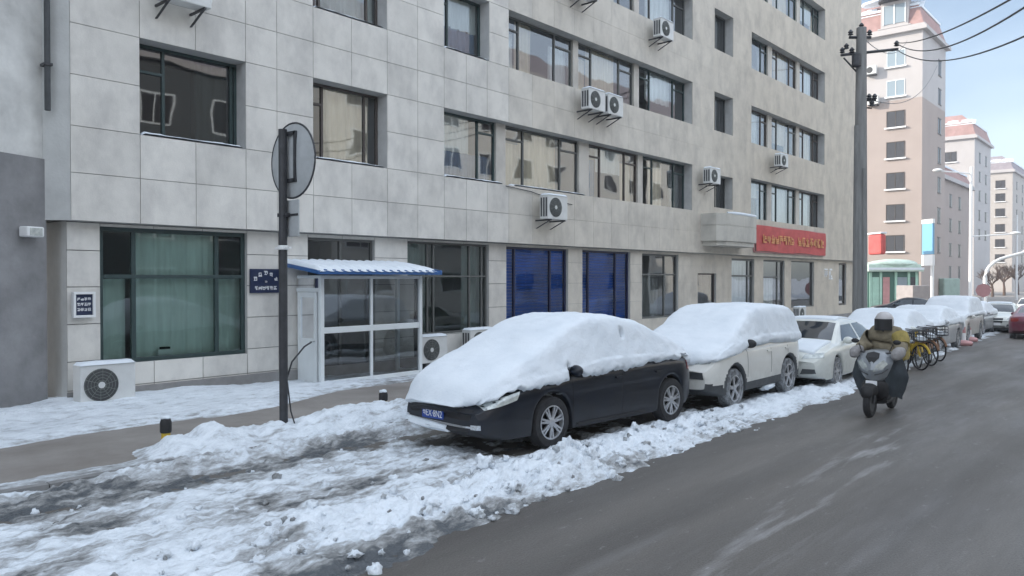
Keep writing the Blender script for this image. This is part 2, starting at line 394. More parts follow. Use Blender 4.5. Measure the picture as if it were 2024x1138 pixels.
class MB:
    def __init__(s): s.v, s.f, s.m, s.c = [], [], [], []
    def add(s, vs, fs, mi=0, c=(1, 1, 1)):
        o = len(s.v); s.v += [tuple(v) for v in vs]
        for f in fs: s.f.append([i + o for i in f]); s.m.append(mi); s.c.append(c)
        return s
    def box(s, x0, x1, y0, y1, z0, z1, mi=0, c=(1, 1, 1), rot=0, piv=None):
        vs = [(x, y, z) for z in (z0, z1) for y in (y0, y1) for x in (x0, x1)]
        if rot:
            px, py = piv or ((x0 + x1) / 2, (y0 + y1) / 2); cr, sr = math.cos(rot), math.sin(rot)
            vs = [(px + (x - px) * cr - (y - py) * sr, py + (x - px) * sr + (y - py) * cr, z) for x, y, z in vs]
        return s.add(vs, [(0, 2, 3, 1), (4, 5, 7, 6), (0, 1, 5, 4), (2, 6, 7, 3), (0, 4, 6, 2), (1, 3, 7, 5)], mi, c)
    def quad(s, a, b, c, d, mi=0, col=(1, 1, 1)): return s.add([a, b, c, d], [(0, 1, 2, 3)], mi, col)
    def cyl(s, p0, p1, r0, r1=None, n=14, mi=0, caps=True):
        r1 = r0 if r1 is None else r1
        p0, p1 = Vector(p0), Vector(p1); d = (p1 - p0).normalized()
        u = d.cross(Vector((0, 0, 1)) if abs(d.z) < .9 else Vector((1, 0, 0))).normalized(); w = d.cross(u)
        vs = []
        for p, r in ((p0, r0), (p1, r1)):
            for i in range(n):
                a = 2 * math.pi * i / n; vs.append(p + (u * math.cos(a) + w * math.sin(a)) * r)
        fs = [(i, (i + 1) % n, n + (i + 1) % n, n + i) for i in range(n)]
        if caps: fs += [tuple(range(n))[::-1], tuple(range(n, 2 * n))]
        return s.add(vs, fs, mi)
    def tube(s, pts, r, n=8, mi=0):
        pts = [Vector(p) for p in pts]; rs = r if isinstance(r, (list, tuple)) else [r] * len(pts)
        vs = []; up = Vector((0, 0, 1))
        for i, p in enumerate(pts):
            d = (pts[min(i + 1, len(pts) - 1)] - pts[max(i - 1, 0)]).normalized()
            u = d.cross(up)
            if u.length < .05: u = d.cross(Vector((1, 0, 0)))
            u.normalize(); w = d.cross(u)
            for k in range(n):
                a = 2 * math.pi * k / n; vs.append(p + (u * math.cos(a) + w * math.sin(a)) * rs[i])
        fs = [(i * n + k, i * n + (k + 1) % n, (i + 1) * n + (k + 1) % n, (i + 1) * n + k) for i in range(len(pts) - 1) for k in range(n)]
        fs += [tuple(range(n))[::-1], tuple(range((len(pts) - 1) * n, len(pts) * n))]
        return s.add(vs, fs, mi)
    def lathe(s, c, prof, axis='z', n=24, mi=0, caps=True):
        vs = []; c = Vector(c)
        for r, h in prof:
            for k in range(n):
                a = 2 * math.pi * k / n; p, q = r * math.cos(a), r * math.sin(a)
                vs.append(c + Vector({'z': (p, q, h), 'y': (p, h, q), 'x': (h, p, q)}[axis]))
        m_ = len(prof)
        fs = [(i * n + k, i * n + (k + 1) % n, (i + 1) * n + (k + 1) % n, (i + 1) * n + k) for i in range(m_ - 1) for k in range(n)]
        if caps: fs += [tuple(range(n))[::-1], tuple(range((m_ - 1) * n, m_ * n))]
        return s.add(vs, fs, mi)
    def grid(s, nu, nv, fn, mi=0, cf=None):
        o = len(s.v)
        for j in range(nv):
            for i in range(nu): s.v.append(tuple(fn(i, j)))
        for j in range(nv - 1):
            for i in range(nu - 1):
                s.f.append([o + j * nu + i, o + j * nu + i + 1, o + (j + 1) * nu + i + 1, o + (j + 1) * nu + i]); s.m.append(mi); s.c.append((1, 1, 1))
        return s
    def blob(s, c, r, mi=0, nz=.25, seg=10, sc=(1, 1, 1), seed=0):
        c = Vector(c); vs = []; fs = []
        for j in range(seg + 1):
            for i in range(seg * 2):
                a, b = math.pi * j / seg, math.pi * i / seg
                d = Vector((math.sin(a) * math.cos(b), math.sin(a) * math.sin(b), math.cos(a)))
                k = 1 + nz * fbm(d.x * 1.6 + seed, d.y * 1.6, d.z * 1.6, 3)
                vs.append(c + Vector((d.x * sc[0], d.y * sc[1], d.z * sc[2])) * r * k)
        n = seg * 2
        fs = [(j * n + i, (j + 1) * n + i, (j + 1) * n + (i + 1) % n, j * n + (i + 1) % n) for j in range(seg) for i in range(n)]
        return s.add(vs, fs, mi)
    def build(s, name, mats, parent=None, smooth=False, world=False, bevel=0, vcol=None, edge=35):
        me = bpy.data.meshes.new(name)
        off = Vector((0, 0, 0))
        if world and parent is not None: off = root_loc(parent)
        me.from_pydata([(x - off.x, y - off.y, z - off.z) for x, y, z in s.v] if off.length else s.v, [], s.f)
        for m in (mats if isinstance(mats, (list, tuple)) else [mats]): me.materials.append(M[m] if isinstance(m, str) else m)
        me.polygons.foreach_set('material_index', s.m)
        if vcol is not None:
            a = me.color_attributes.new('col', 'FLOAT_COLOR', 'POINT')
            a.data.foreach_set('color', [q for c in vcol for q in (c, c, c, 1)])
        elif any(c != (1, 1, 1) for c in s.c):
            a = me.color_attributes.new('col', 'FLOAT_COLOR', 'CORNER'); buf = []
            for p, c in zip(me.polygons, s.c): buf += list((*c, 1)) * len(p.vertices)
            a.data.foreach_set('color', buf)
        if smooth: me.polygons.foreach_set('use_smooth', [True] * len(me.polygons))
        me.update()
        o = bpy.data.objects.new(name, me); COL.objects.link(o)
        if parent is not None: o.parent = parent
        if bevel:
            b = o.modifiers.new('b', 'BEVEL'); b.width = bevel; b.segments = 2; b.limit_method = 'ANGLE'
        if smooth and edge:
            try: me.set_sharp_from_angle(angle=R(edge))
            except Exception: pass
        return o
def root_loc(p):
    v = Vector((0, 0, 0))
    while p is not None: v += Vector(p.location); p = p.parent
    return v
def tag(o, label=None, cat=None, group=None, kind=None):
    if label: o['label'] = label
    if cat: o['category'] = cat
    if group: o['group'] = group
    if kind: o['kind'] = kind
    return o
def empty(name, loc, rz=0, **k):
    o = bpy.data.objects.new(name, None); COL.objects.link(o)
    o.location = loc; o.rotation_euler = (0, 0, rz); o.empty_display_size = .2
    return tag(o, **k)
def copy_tree(o, parent=None):
    c = o.copy(); COL.objects.link(c); c.parent = parent
    for ch in list(o.children): copy_tree(ch, c)
    return c
def glyphs(mb, x0, x1, z0, z1, n, fn, mi=0, seed=1, th=.09):
    """a row of n square brush characters too small to read: strokes as thin slabs; fn maps (x, z) and depth to a point"""
    rnd = random.Random(seed); w = (x1 - x0) / n; s = min(w * .86, z1 - z0)
    for i in range(n):
        cx = x0 + w * (i + .5)
        def bar(a, b, c, d):
            vs = [fn(cx + (p - .5) * s, z0 + (z1 - z0 - s) / 2 + q * s, dd) for dd in (0, 1) for p, q in ((a, c), (b, c), (b, d), (a, d))]
            mb.add(vs, [(0, 1, 2, 3), (4, 7, 6, 5), (0, 4, 5, 1), (1, 5, 6, 2), (2, 6, 7, 3), (3, 7, 4, 0)], mi)
        zs = sorted(rnd.sample([.05, .25, .45, .65, .86], 3))
        for z in zs: bar(rnd.choice((.02, .15)), rnd.choice((.85, .98)), z, z + th)
        for x in rnd.sample([.08, .3, .47, .68, .85], 2): bar(x, x + th, rnd.choice((.02, .3)), rnd.choice((.8, .98)))
def text_mesh(body, size, depth=.004):
    cu = bpy.data.curves.new('text', 'FONT'); cu.body = body; cu.size = size; cu.extrude = depth
    cu.align_x = 'CENTER'; cu.align_y = 'CENTER'
    o = bpy.data.objects.new('text', cu); COL.objects.link(o)
    bpy.context.view_layer.update()
    me = bpy.data.meshes.new_from_object(o.evaluated_get(bpy.context.evaluated_depsgraph_get()))
    bpy.data.objects.remove(o); bpy.data.curves.remove(cu)
    return me

# ================================================================== THE GROUND
def strip(name, x0, x1, nx, ys, zoff, material):
    mb = MB(); xs = [x0 + (x1 - x0) * i / nx for i in range(nx + 1)]
    mb.grid(nx + 1, len(ys), lambda i, j: (xs[i], ys[j], gz(xs[i]) + zoff))
    return tag(mb.build(name, material), kind='structure')
mb = MB(); mb.quad((-1500, -1500, -.6), (2500, -1500, -.6), (2500, 2500, -.6), (-1500, 2500, -.6))
tag(mb.build('ground', 'ground'), kind='structure')
strip('road', -60, 420, 240, [-9, -4, 0, 4, 8.9], 0, 'road')
strip('side_street', 46.6, 66, 4, [8.9, 60], -.004, 'road')
mb = MB()
xs = [-40 + 86.5 * i / 60 for i in range(61)]
mb.grid(61, 2, lambda i, j: (xs[i], (9.02, 14.6)[j], gz(xs[i]) + .12))
tag(mb.build('pavement', 'pave'), kind='structure')
mb = MB()
for a, b in zip([-40 + 1.0 * i for i in range(86)], [-40 + 1.0 * (i + 1) - .012 for i in range(86)]):
    za, zb = gz(a), gz(b)
    mb.add([(a, 8.9, za - .1), (b, 8.9, zb - .1), (b, 9.02, zb - .1), (a, 9.02, za - .1), (a, 8.9, za + .125), (b, 8.9, zb + .125), (b, 9.02, zb + .125), (a, 9.02, za + .125)],
           [(0, 3, 2, 1), (4, 5, 6, 7), (0, 1, 5, 4), (2, 3, 7, 6), (0, 4, 7, 3), (1, 2, 6, 5)])
tag(mb.build('kerb', 'kerb'), kind='structure')
strip('far_pavement', 66, 400, 40, [11.5, 60], .06, 'pave')
strip('opposite_pavement', -60, 400, 40, [-40, -9], .10, 'ground')

EDGE = [(-5, 4.0), (1, 4.3), (4.3, 4.53), (7.7, 4.75), (14, 4.85), (22, 5.3), (30, 5.9), (40, 6.3), (60, 7.2)]
def pile(x, y, cx, cy, rx, ry, h):
    q = ((x - cx) / rx) ** 2 + ((y - cy) / ry) ** 2
    return h * math.exp(-q * 1.2)
def street_snow(x, y):
    """height above the road and dirt of the ploughed strip"""
    e = interp(EDGE, x) + .22 * fbm(x * .7, 3.1) + .07 * fbm(x * 3, 1.7)
    n1, n2, n3 = fbm(x * .9, y * 1.4, 0, 4), fbm(x * 3.2, y * 3.8, 5, 4), fbm(x * 9, y * 11, 9, 3)
    ramp = sstep(0, .5, y - e)
    h = .045 + .035 * n1 + .042 * n2 + .026 * n3
    ridge = math.exp(-((y - e - .75) / .55) ** 2) * sstep(3.0, 5.6, x) * (1 - sstep(9.5, 11.5, x))
    h += ridge * (.06 + .06 * n2 + .03 * n3)
    low = math.exp(-((y - e - .8) / .6) ** 2) * sstep(11, 13, x)
    h += low * (.03 + .03 * n2)
    p = pile(x, y, 7.15, 5.45, .70, .40, .13) + pile(x, y, 6.2, 5.5, .5, .35, .05) + pile(x, y, 10.6, 5.6, .5, .22, .10) + pile(x, y, 4.2, 5.9, .7, .5, .06)
    h += p * (1 + .7 * n2 + .3 * n3)
    # under the parked cars and along the kerb the snow is thin and wet
    kerbband = math.exp(-((y - 8.30) / .30) ** 2)
    car = sstep(6.0, 6.5, y) * (1 - sstep(7.7, 8.1, y)) * sstep(7.0, 7.6, x)
    h -= kerbband * .035 + car * .05
    park = sstep(5.7, 6.6, y) * (1 - sstep(7.6, 8.6, y)) * (1 - sstep(7.0, 8.5, x))
    d = .22 + .34 * (1 - sstep(.1, .75, y - e)) + .34 * kerbband + .08 * park + .28 * car - 1.6 * p - .22 * ridge * 1.0 - low * .25
    d += -.55 * n1 * .5 - .5 * n2 * .35
    d += .40 * sstep(.05, .45, fbm(x * .75 + 4, y * 1.7 + 2, 1, 3)) * (1 - sstep(8, 10, x)) + .16 * kerbband * sstep(1.5, 3, x) * (1 - sstep(6, 8, x)) + .18 * pile(x, y, 5.0, 6.6, 1.1, .5, 1) + .3 * pile(x, y, 3.9, 8.2, 1.6, .35, 1) + .55 * pile(x, y, 4.7, 4.75, 1.3, .40, 1) + .3 * pile(x, y, 3.1, 4.6, .6, .4, 1)
    bank = sstep(8.45, 8.80, y + .12 * n1 + .05 * n2)
    h += bank * (.085 + .03 * n2 + .02 * n3)
    d += bank * (.10 + .25 * sstep(0, .5, fbm(x * .5, 4.4)))
    h = h * ramp - .05 * (1 - ramp)
    return h, clamp(d, 0, 1.2)
def heightfield(name, xs, ys, fn, label, base=0.0, extra=None, gzv=True):
    mb = MB(); vc = []
    H = {}
    for j, y in enumerate(ys):
        for i, x in enumerate(xs):
            h, d = fn(x, y); H[i, j] = h + base + gz(x); vc.append(d)
    mb.grid(len(xs), len(ys), lambda i, j: (xs[i], ys[j], H[i, j]))
    if extra: extra(mb, vc)
    o = mb.build(name, 'slush', smooth=True, vcol=vc, edge=0)
    return tag(o, label, 'snow', kind='stuff')
def frange(a, b, s):
    n = int(round((b - a) / s)); return [a + (b - a) * i / n for i in range(n + 1)]
def clods(specs):
    def f(mb, vc):
        rnd = random.Random(3)
        for x, y, r, z in specs:
            n0 = len(mb.v)
            mb.blob((x, y, z), r, nz=.9, seg=6 if r < .06 else 9, sc=(1, rnd.uniform(.7, 1.1), rnd.uniform(.6, 1.0)), seed=rnd.random() * 50)
            vc.extend([rnd.choice((0, .05, .15, .35, .6)) if r < .07 else .05] * (len(mb.v) - n0))
    return f
rnd = random.Random(12)
sp = []
for _ in range(330):
    x = rnd.uniform(2.2, 12.5); e = interp(EDGE, x); y = e + rnd.uniform(.05, 1.7) ** 1.0
    if rnd.random() < .3: y = rnd.uniform(e, 8.6)
    if x > 7.2 and y > 6.0: continue
    r = rnd.choice((.015, .02, .025, .03, .045, .06)) * rnd.uniform(.7, 1.2)
    sp.append((x, y, r, street_snow(x, y)[0] + r * .25))
sp += [(6.42, 5.95, .105, .20), (7.0, 5.55, .12, .17), (7.35, 5.6, .13, .19), (7.62, 5.35, .09, .15), (6.7, 5.3, .10, .13), (7.1, 5.2, .08, .12), (7.75, 5.75, .11, .18)]
xs = frange(1.0, 9.5, .028) + frange(9.54, 18, .05)[0:]
heightfield('street_snow', xs, frange(3.7, 8.9, .03), street_snow, 'rough white and grey ploughed snow between the road and the kerb', extra=clods(sp))
heightfield('street_snow', frange(18.04, 60, .12), frange(4.6, 8.9, .08), street_snow, 'thin trodden snow running along the row of parked cars', .004)

def walk_snow(x, y):
    n1, n2, n3 = fbm(x * .8, y * 1.2, 2, 4), fbm(x * 3, y * 3, 7, 4), fbm(x * 8, y * 8, 4, 3)
    wall = 11.15 + .12 * (x < 6) + .10 * n1 + (.9 * sstep(6.5, 9.5, x)) - .25 * (1 - sstep(2.5, 4.5, x))
    wy = sstep(0, .55, y - wall)
    h1 = wy * (.10 + .05 * n1 + .02 * n2 + .10 * sstep(12.4, 13.4, y) * (1 - sstep(6.0, 9.0, x))) * (1 - .45 * sstep(9, 12, x))
    # shovelled ridge along the kerb
    px_ = sstep(4.0, 4.6, x) * (1 - sstep(8.6, 9.6, x))
    rd = math.exp(-((y - 9.36) / .40) ** 2)
    pk = .16 * math.exp(-((x - 4.95) / .22) ** 2) - .10 * math.exp(-((x - 4.72) / .12) ** 2) + .07 * math.exp(-((x - 6.6) / .8) ** 2) + .10 * math.exp(-((x - 7.4) / .5) ** 2)
    h2 = px_ * rd * (.19 + .6 * pk + .10 * fbm(x * 1.1, 9) + .08 * n2 + .03 * n3 + .02 * sstep(5.5, 7.5, x)) + sstep(8.6, 9.6, x) * rd * (.08 + .05 * n2)
    h2 += math.exp(-((y - 9.15) / .22) ** 2) * (.035 + .02 * n2) * (1 - px_)
    h = max(h1, h2) - .018 + .006 * n3
    if y < 9.06: h = (h + .16) * sstep(8.62 + .05 * n2, 9.06, y) - .16
    d = .12 - .3 * n1 * .5 + .35 * (1 - wy) * (h2 < .05) + .15 * (y < 9.15)
    if x > 9: d += .25 * sstep(9, 11, x)
    return h, clamp(d, 0, 1)
heightfield('pavement_snow', frange(-1.0, 11.5, .04) + frange(11.6, 46, .15), frange(8.56, 14.2, .04), walk_snow,
            'white snow banked along the kerb and the foot of the walls', .12)
def lane_snow(x, y):
    n1, n2 = fbm(x * .5, y * 1.5, 3, 4), fbm(x * 3, y * 4, 8, 4)
    e = 1.05 + .055 * (x - 7) + .18 * n1
    h = sstep(0, .6, e - y) * (.03 + .02 * n2) - .012
    return h, clamp(.22 - .4 * n1 + .4 * (1 - sstep(0, .5, e - y)) + .2 * (x > 20), 0, 1)
heightfield('lane_snow', frange(2, 34, .09), frange(-2.2, 3.0, .05), lane_snow, 'thin snow left on the near side of the road at the right edge')

# ================================================================== THE GREY BUILDING
YU, YL = 13.55, 13.75      # upper facade plane, ground floor plane
BX0, BX1 = 4.89, 44.6
TOP = 21.6
bld = empty('apartment_building', (BX0, YU, .12), label='long grey stone-clad apartment building with recessed windows facing the snowy street', cat='building')
rt = random.Random(4)
def tile_tone(x, z):
    k = sstep(14.5, 17, x)
    c = (1 - .05 * sstep(8.5, 11, x)) * Vector((.68, .66, .615)).lerp(Vector((.565, .512, .43)), k * .6 + .4 * sstep(20, 34, x))
    v = 1 + rt.uniform(-.062, .062) * (1 - .55 * k)
    return tuple(c * v)
def clad(mb, y, xl, zl, openings, depth=.02, gap=.011, thin=None):
    """stone panels between joint lines, cut round the openings"""
    for i in range(len(xl) - 1):
        for j in range(len(zl) - 1):
            X0, X1, Z0, Z1 = xl[i], xl[i + 1], zl[j], zl[j + 1]
            col = tile_tone((X0 + X1) / 2, Z0)
            g = gap if X0 < 15.5 else gap * lerp(.55, .12, sstep(18, 28, X0))
            xc = sorted({X0, X1} | {v for o in openings for v in o[:2] if X0 < v < X1})
            zc = sorted({Z0, Z1} | {v for o in openings for v in o[2:4] if Z0 < v < Z1})
            for a, b in zip(xc, xc[1:]):
                for c, d in zip(zc, zc[1:]):
                    mx, mz = (a + b) / 2, (c + d) / 2
                    if any(o[0] < mx < o[1] and o[2] < mz < o[3] for o in openings): continue
                    e = .0015
                    mb.box(a + (g / 2 if a == X0 else 0), b - (g / 2 if b == X1 else 0), y - depth, y + .003,
                           c + (g / 2 if c == Z0 else 0), d - (g / 2 if d == Z1 else 0), 0, col)
def wall_sheet(mb, y, x0, x1, z0, z1, openings, mi=1):
    xc = sorted({x0, x1} | {v for o in openings for v in o[:2] if x0 < v < x1})
    zc = sorted({z0, z1} | {v for o in openings for v in o[2:4] if z0 < v < z1})
    for a, b in zip(xc, xc[1:]):
        for c, d in zip(zc, zc[1:]):
            mx, mz = (a + b) / 2, (c + d) / 2
            if any(o[0] < mx < o[1] and o[2] < mz < o[3] for o in openings): continue
            mb.quad((a, y, c), (b, y, c), (b, y, d), (a, y, d), mi)
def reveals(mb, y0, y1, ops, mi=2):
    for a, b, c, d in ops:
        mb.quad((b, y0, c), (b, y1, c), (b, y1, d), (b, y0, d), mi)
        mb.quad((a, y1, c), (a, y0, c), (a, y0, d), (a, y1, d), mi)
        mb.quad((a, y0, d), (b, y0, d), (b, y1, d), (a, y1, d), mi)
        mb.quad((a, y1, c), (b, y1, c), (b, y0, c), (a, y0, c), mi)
ST = [(4.70, 6.34), (7.78, 9.29), (10.80, 12.28), (13.86, 15.36), (16.93, 18.43)]
OPS = []; WIN = []     # openings (x0, x1, z0, z1)
for k, (a, b) in enumerate(ST):
    OPS.append((5.99, 7.97, a, b)); OPS.append((9.48, 11.43, a, b))
    if k == 0: OPS.append((13.19, 25.59, a, b))
    else: OPS.append((13.19, 14.80, a, b)); OPS.append((15.55, 25.59, a, b))
    OPS.append((30.58, 39.07, a, b))
for a, b in ((4.93, 6.17), (7.82, 9.27), (10.88, 12.4), (13.95, 15.4), (17.0, 18.4)): OPS.append((27.30, 28.89, a, b))
OPS.append((33.0, 34.2, 100, 101))
OPS.pop()
XL = [4.89, 5.99, 6.98, 7.97, 8.64, 9.48, 10.45, 11.43, 12.34, 13.19, 13.95, 14.71, 15.55] + [15.55 + .968 * i for i in range(1, 31)]
XL[-1] = BX1
ZL = [3.18, 3.95, 4.70, 5.52, 6.34, 7.06, 7.78, 8.53, 9.29, 10.04, 10.80, 11.54, 12.28, 13.07, 13.86, 14.61, 15.36, 16.14, 16.93, 17.68, 18.43, 19.5, 20.55, TOP]
mb = MB()
clad(mb, YU, XL, ZL, OPS)
wall_sheet(mb, YU + .002, BX0, BX1, 3.18, TOP, OPS)
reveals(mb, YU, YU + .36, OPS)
# soffit of the overhang, ends, roof, and the chamfered left corner
mb.quad((BX0, YU - .018, 3.18), (BX1, YU - .018, 3.18), (BX1, YL + .02, 3.18), (BX0, YL + .02, 3.18), 2)
mb.quad((BX1, YU, 3.18), (BX1, 27, 3.18), (BX1, 27, TOP), (BX1, YU, TOP), 3)
mb.quad((BX0 - .3, YU + .28, 3.18), (BX0, YU - .012, 3.18), (BX0, YU - .012, TOP), (BX0 - .3, YU + .28, TOP), 3)
mb.quad((BX0 - .3, 27, 3.18), (BX0 - .3, YU + .28, 3.18), (BX0 - .3, YU + .28, TOP), (BX0 - .3, 27, TOP), 3)
mb.quad((BX0, YU, TOP), (BX1, YU, TOP), (BX1, 27, TOP), (BX0 - .3, 27, TOP), 3)
mb.quad((BX1, 27, 0), (BX0, 27, 0), (BX0, 27, TOP), (BX1, 27, TOP), 3)
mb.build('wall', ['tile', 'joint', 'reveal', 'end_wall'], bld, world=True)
# ground floor
GOPS = [(5.41, 8.10, .80, 3.12), (9.48, 11.23, .12, 3.10), (12.20, 14.99, .90, 3.12), (15.68, 18.42, .12, 3.10), (19.13, 21.79, .12, 3.10),
        (22.51, 24.96, .90, 3.08), (26.40, 27.91, 1.20, 2.44), (29.23, 31.38, .90, 3.05), (32.30, 34.62, .60, 3.05), (35.39, 38.26, .90, 3.05), (41.80, 42.99, .85, 3.04)]
GZ = [-.4, .42, .89, 1.50, 2.11, 2.71, 3.17]
GX = [4.89, 5.41, 6.3, 7.2, 8.10, 8.79, 9.48, 10.35, 11.23, 12.2, 13.1, 14.05, 14.99, 15.68, 16.6, 17.5, 18.42, 19.13, 20, 20.9, 21.79, 22.51, 23.7, 24.96] + [24.96 + .982 * i for i in range(1, 21)]
GX[-1] = BX1
mb = MB()
clad(mb, YL, GX, GZ, GOPS, gap=.014)
wall_sheet(mb, YL + .002, BX0, BX1, -.4, 3.18, GOPS)
reveals(mb, YL, YL + .16, GOPS)
mb.quad((BX1, YL, -.4), (BX1, 27, -.4), (BX1, 27, 3.18), (BX1, YL, 3.18), 3)
mb.quad((BX0, 27, -.4), (BX0, YL - .02, -.4), (BX0, YL - .02, 3.18), (BX0, 27, 3.18), 3)
mb.build('ground_floor_wall', ['tile', 'joint', 'reveal', 'end_wall'], bld, world=True)
mb = MB(); mb.box(BX0 - .01, BX1, YL - .06, YL - .021, -.45, .40)
mb.build('plinth', 'plinth', bld, world=True, bevel=.01)
# rooms behind the openings
mb = MB()
def room(x0, x1, y0, y1, z0, z1):
    vs = [(x, y, z) for z in (z0, z1) for y in (y0, y1) for x in (x0, x1)]
    mb.add(vs, [(0, 2, 3, 1), (4, 5, 7, 6), (2, 6, 7, 3), (0, 4, 6, 2), (1, 3, 7, 5)])
for a, b, c, d in OPS: room(a - .25, b + .25, YU + .37, YU + 2.6, c - .3, d + .3)
for a, b, c, d in GOPS: room(a - .12, b + .12, YL + .17, YL + 2.2, max(c - .3, .05), d + .05)
ro = mb.build('interior_walls', 'room', bld, world=True)
ro.data.flip_normals()

def drape(name, material, parent, x0, x1, y, z0, z1, amp=.035, freq=9.0, seed=0):
    mb = MB(); n = max(8, int((x1 - x0) * 26))
    def f(i, j):
        x = lerp(x0, x1, i / n); a = amp * (math.sin(x * freq * 2.2 + seed) + .6 * math.sin(x * freq * 4.7 + seed * 2) + fbm(x * 2, seed))
        return (x, y + a * (.5 + .5 * j), lerp(z1, z0, j))
    mb.grid(n + 1, 2, f)
    return mb.build(name, material, parent, smooth=True, world=True, edge=0)
def window(x0, x1, z0, z1, y, cols=(), rows=(), frame='frame_green', glass='glass_clear', curtain=None, fw=.055, snow=0, plants=False, sill=None, name='window'):
    """frame with mullions at absolute X (cols) and bars (xa, xb, z); children pane, curtain, sill snow"""
    mb = MB()
    mb.box(x0, x1, y - .03, y + .04, z0, z0 + fw); mb.box(x0, x1, y - .03, y + .04, z1 - fw, z1)
    mb.box(x0, x0 + fw, y - .031, y + .039, z0 + fw, z1 - fw); mb.box(x1 - fw, x1, y - .031, y + .039, z0 + fw, z1 - fw)
    for c in cols: mb.box(c - fw / 2, c + fw / 2, y - .033, y + .036, z0 + fw, z1 - fw)
    for a, b, z in rows: mb.box(max(a, x0 + fw), min(b, x1 - fw), y - .036, y + .034, z - fw * .45, z + fw * .45)
    w = mb.build(name, frame, bld, world=True, bevel=.006)
    mb = MB(); mb.quad((x0 + fw * .6, y, z0 + fw * .6), (x1 - fw * .6, y, z0 + fw * .6), (x1 - fw * .6, y, z1 - fw * .6), (x0 + fw * .6, y, z1 - fw * .6))
    g = mb.build('pane', glass, w); 
    off = root_loc(w); g.data.transform(Matrix.Translation(-off))
    if curtain:
        for k, (m_, a, b, za, zb) in enumerate(curtain): drape('curtain', m_, w, lerp(x0, x1, a), lerp(x0, x1, b), y + .16 + .03 * k, lerp(z0, z1, za), lerp(z0, z1, zb), seed=x0 + k)
    if snow:
        mb = MB(); n = int((x1 - x0) * 14) + 2; yb = (YU if y > YU + .2 and z0 > 3.2 else YL) - .025; L_ = (x1 - x0) * snow; yo = y - .035
        mb.grid(n, 7, lambda i, j: (x0 + .02 + L_ * i / (n - 1), lerp(yb, yo, j / 6), z0 + (.060 + .022 * fbm(x0 + i * .25, j * .4)) * math.sin(math.pi * clamp(.12 + j / 6.0, 0, 1)) ** .4 * (1 if 0 < i < n - 1 else 0) + (-.01 if j in (0,) or i in (0, n - 1) else 0)))
        mb.build('sill_snow', 'snow', w, smooth=True, world=True, edge=0)
    return w
YG = YU + .34
# --- column A (far left)
window(5.99, 7.97, 4.70, 6.34, YG, (6.55, 7.86), [(5.99, 6.55, 5.86)], 'frame_green', 'glass_dark', [('curtain_grey', .62, 1, 0, 1)], snow=.97)
for a, b in ST[1:4]: window(5.99, 7.97, a, b, YG, (6.55, 7.86), [(5.99, 6.55, b - .45)], 'frame_green', 'glass_dark', [('curtain_grey', 0, 1, 0, 1)], snow=.97)
# --- column B
window(9.48, 11.43, 4.70, 6.34, YG, (9.93, 11.05), [(9.48, 9.93, 5.90)], 'frame_brown', 'glass_mirror', [('curtain_beige', .28, .95, 0, 1)], snow=.95)
window(9.48, 11.43, *ST[1], YG, (9.86, 11.12), [(9.48, 9.86, 8.85)], 'frame_brown', 'glass_clear', [('curtain_pale', .2, 1, 0, 1)], snow=.95)
for a, b in ST[2:4]: window(9.48, 11.43, a, b, YG, (9.86, 11.12), [(9.48, 9.86, b - .45)], 'frame_brown', 'glass_clear', [('curtain_pale', .2, 1, 0, 1)])
# --- column C strips: windows with piers between
def pier(x0, x1, z0, z1):
    mb = MB(); mb.box(x0, x1, YG - .07, YG + .13, z0 + .001, z1 - .001, 0, (.42, .41, .385))
    return mb
def addpier(x0, x1, z0, z1):
    pm = MB(); pm.box(x0, x1, YG - .09, YG + .16, z0 - .01, z1 + .01, 0, (.54, .51, .46)); pm.build('pier', ['tile'], bld, world=True)
rw = random.Random(21)
CUR = ['curtain_pale', 'curtain_beige', 'curtain_grey', 'curtain_blue']
def bay(x0, x1, z0, z1, k):
    w = x1 - x0; th = z1 - .36
    c = [x0 + w * .24, x0 + w * .74]
    rows = [(x0, c[0], th), (c[1], x1, th)]
    cur = []
    q = rw.random(); e = rw.uniform(.45, .74)
    if q < .45: cur.append((rw.choice(CUR[:2]), .24, .74, 0, 1))
    elif q < .8: cur.append((rw.choice(CUR[:2]), .26, e, 0, 1))
    else: cur.append((rw.choice(CUR[:2]), .24, .74, rw.uniform(.3, .6), 1))
    if rw.random() < .6: cur.append((rw.choice(CUR), .0, .24, 0, .75))
    if rw.random() < .6: cur.append((rw.choice(CUR), .75, 1, 0, .8))
    window(x0, x1, z0, z1, YG, c, rows, rw.choice(['frame_brown', 'frame_grey', 'frame_green']), 'glass_mirror', cur, snow=.98 if k else 0)
# 2nd floor
window(13.19, 15.35, 4.70, 6.34, YG, (13.38, 14.70), [(14.70, 15.35, 6.0)], 'frame_green', 'glass_mirror', [('curtain_blue', .05, 1, 0, .45), ('curtain_pale', .1, .65, .45, 1)], snow=.98)
addpier(15.35, 15.72, 4.70, 6.34)
bay(15.72, 19.05, 4.70, 6.34, 1); addpier(19.05, 19.55, 4.70, 6.34); bay(19.55, 22.35, 4.70, 6.34, 0); addpier(22.35, 22.65, 4.7, 6.34); bay(22.65, 25.59, 4.70, 6.34, 0)
for k, (a, b) in enumerate(ST[1:4]):
    window(13.19, 14.80, a, b, YG, (13.62,), [(13.19, 13.62, b - .3)], 'frame_green', 'glass_clear', [('curtain_pale', .25, 1, .5, 1), ('curtain_blue', .25, 1, 0, .5)], snow=.98)
    bay(15.55, 18.75, a, b, 0); addpier(18.75, 19.0, a, b); bay(19.0, 22.10, a, b, 0); addpier(22.1, 22.4, a, b); bay(22.4, 25.59, a, b, 0)
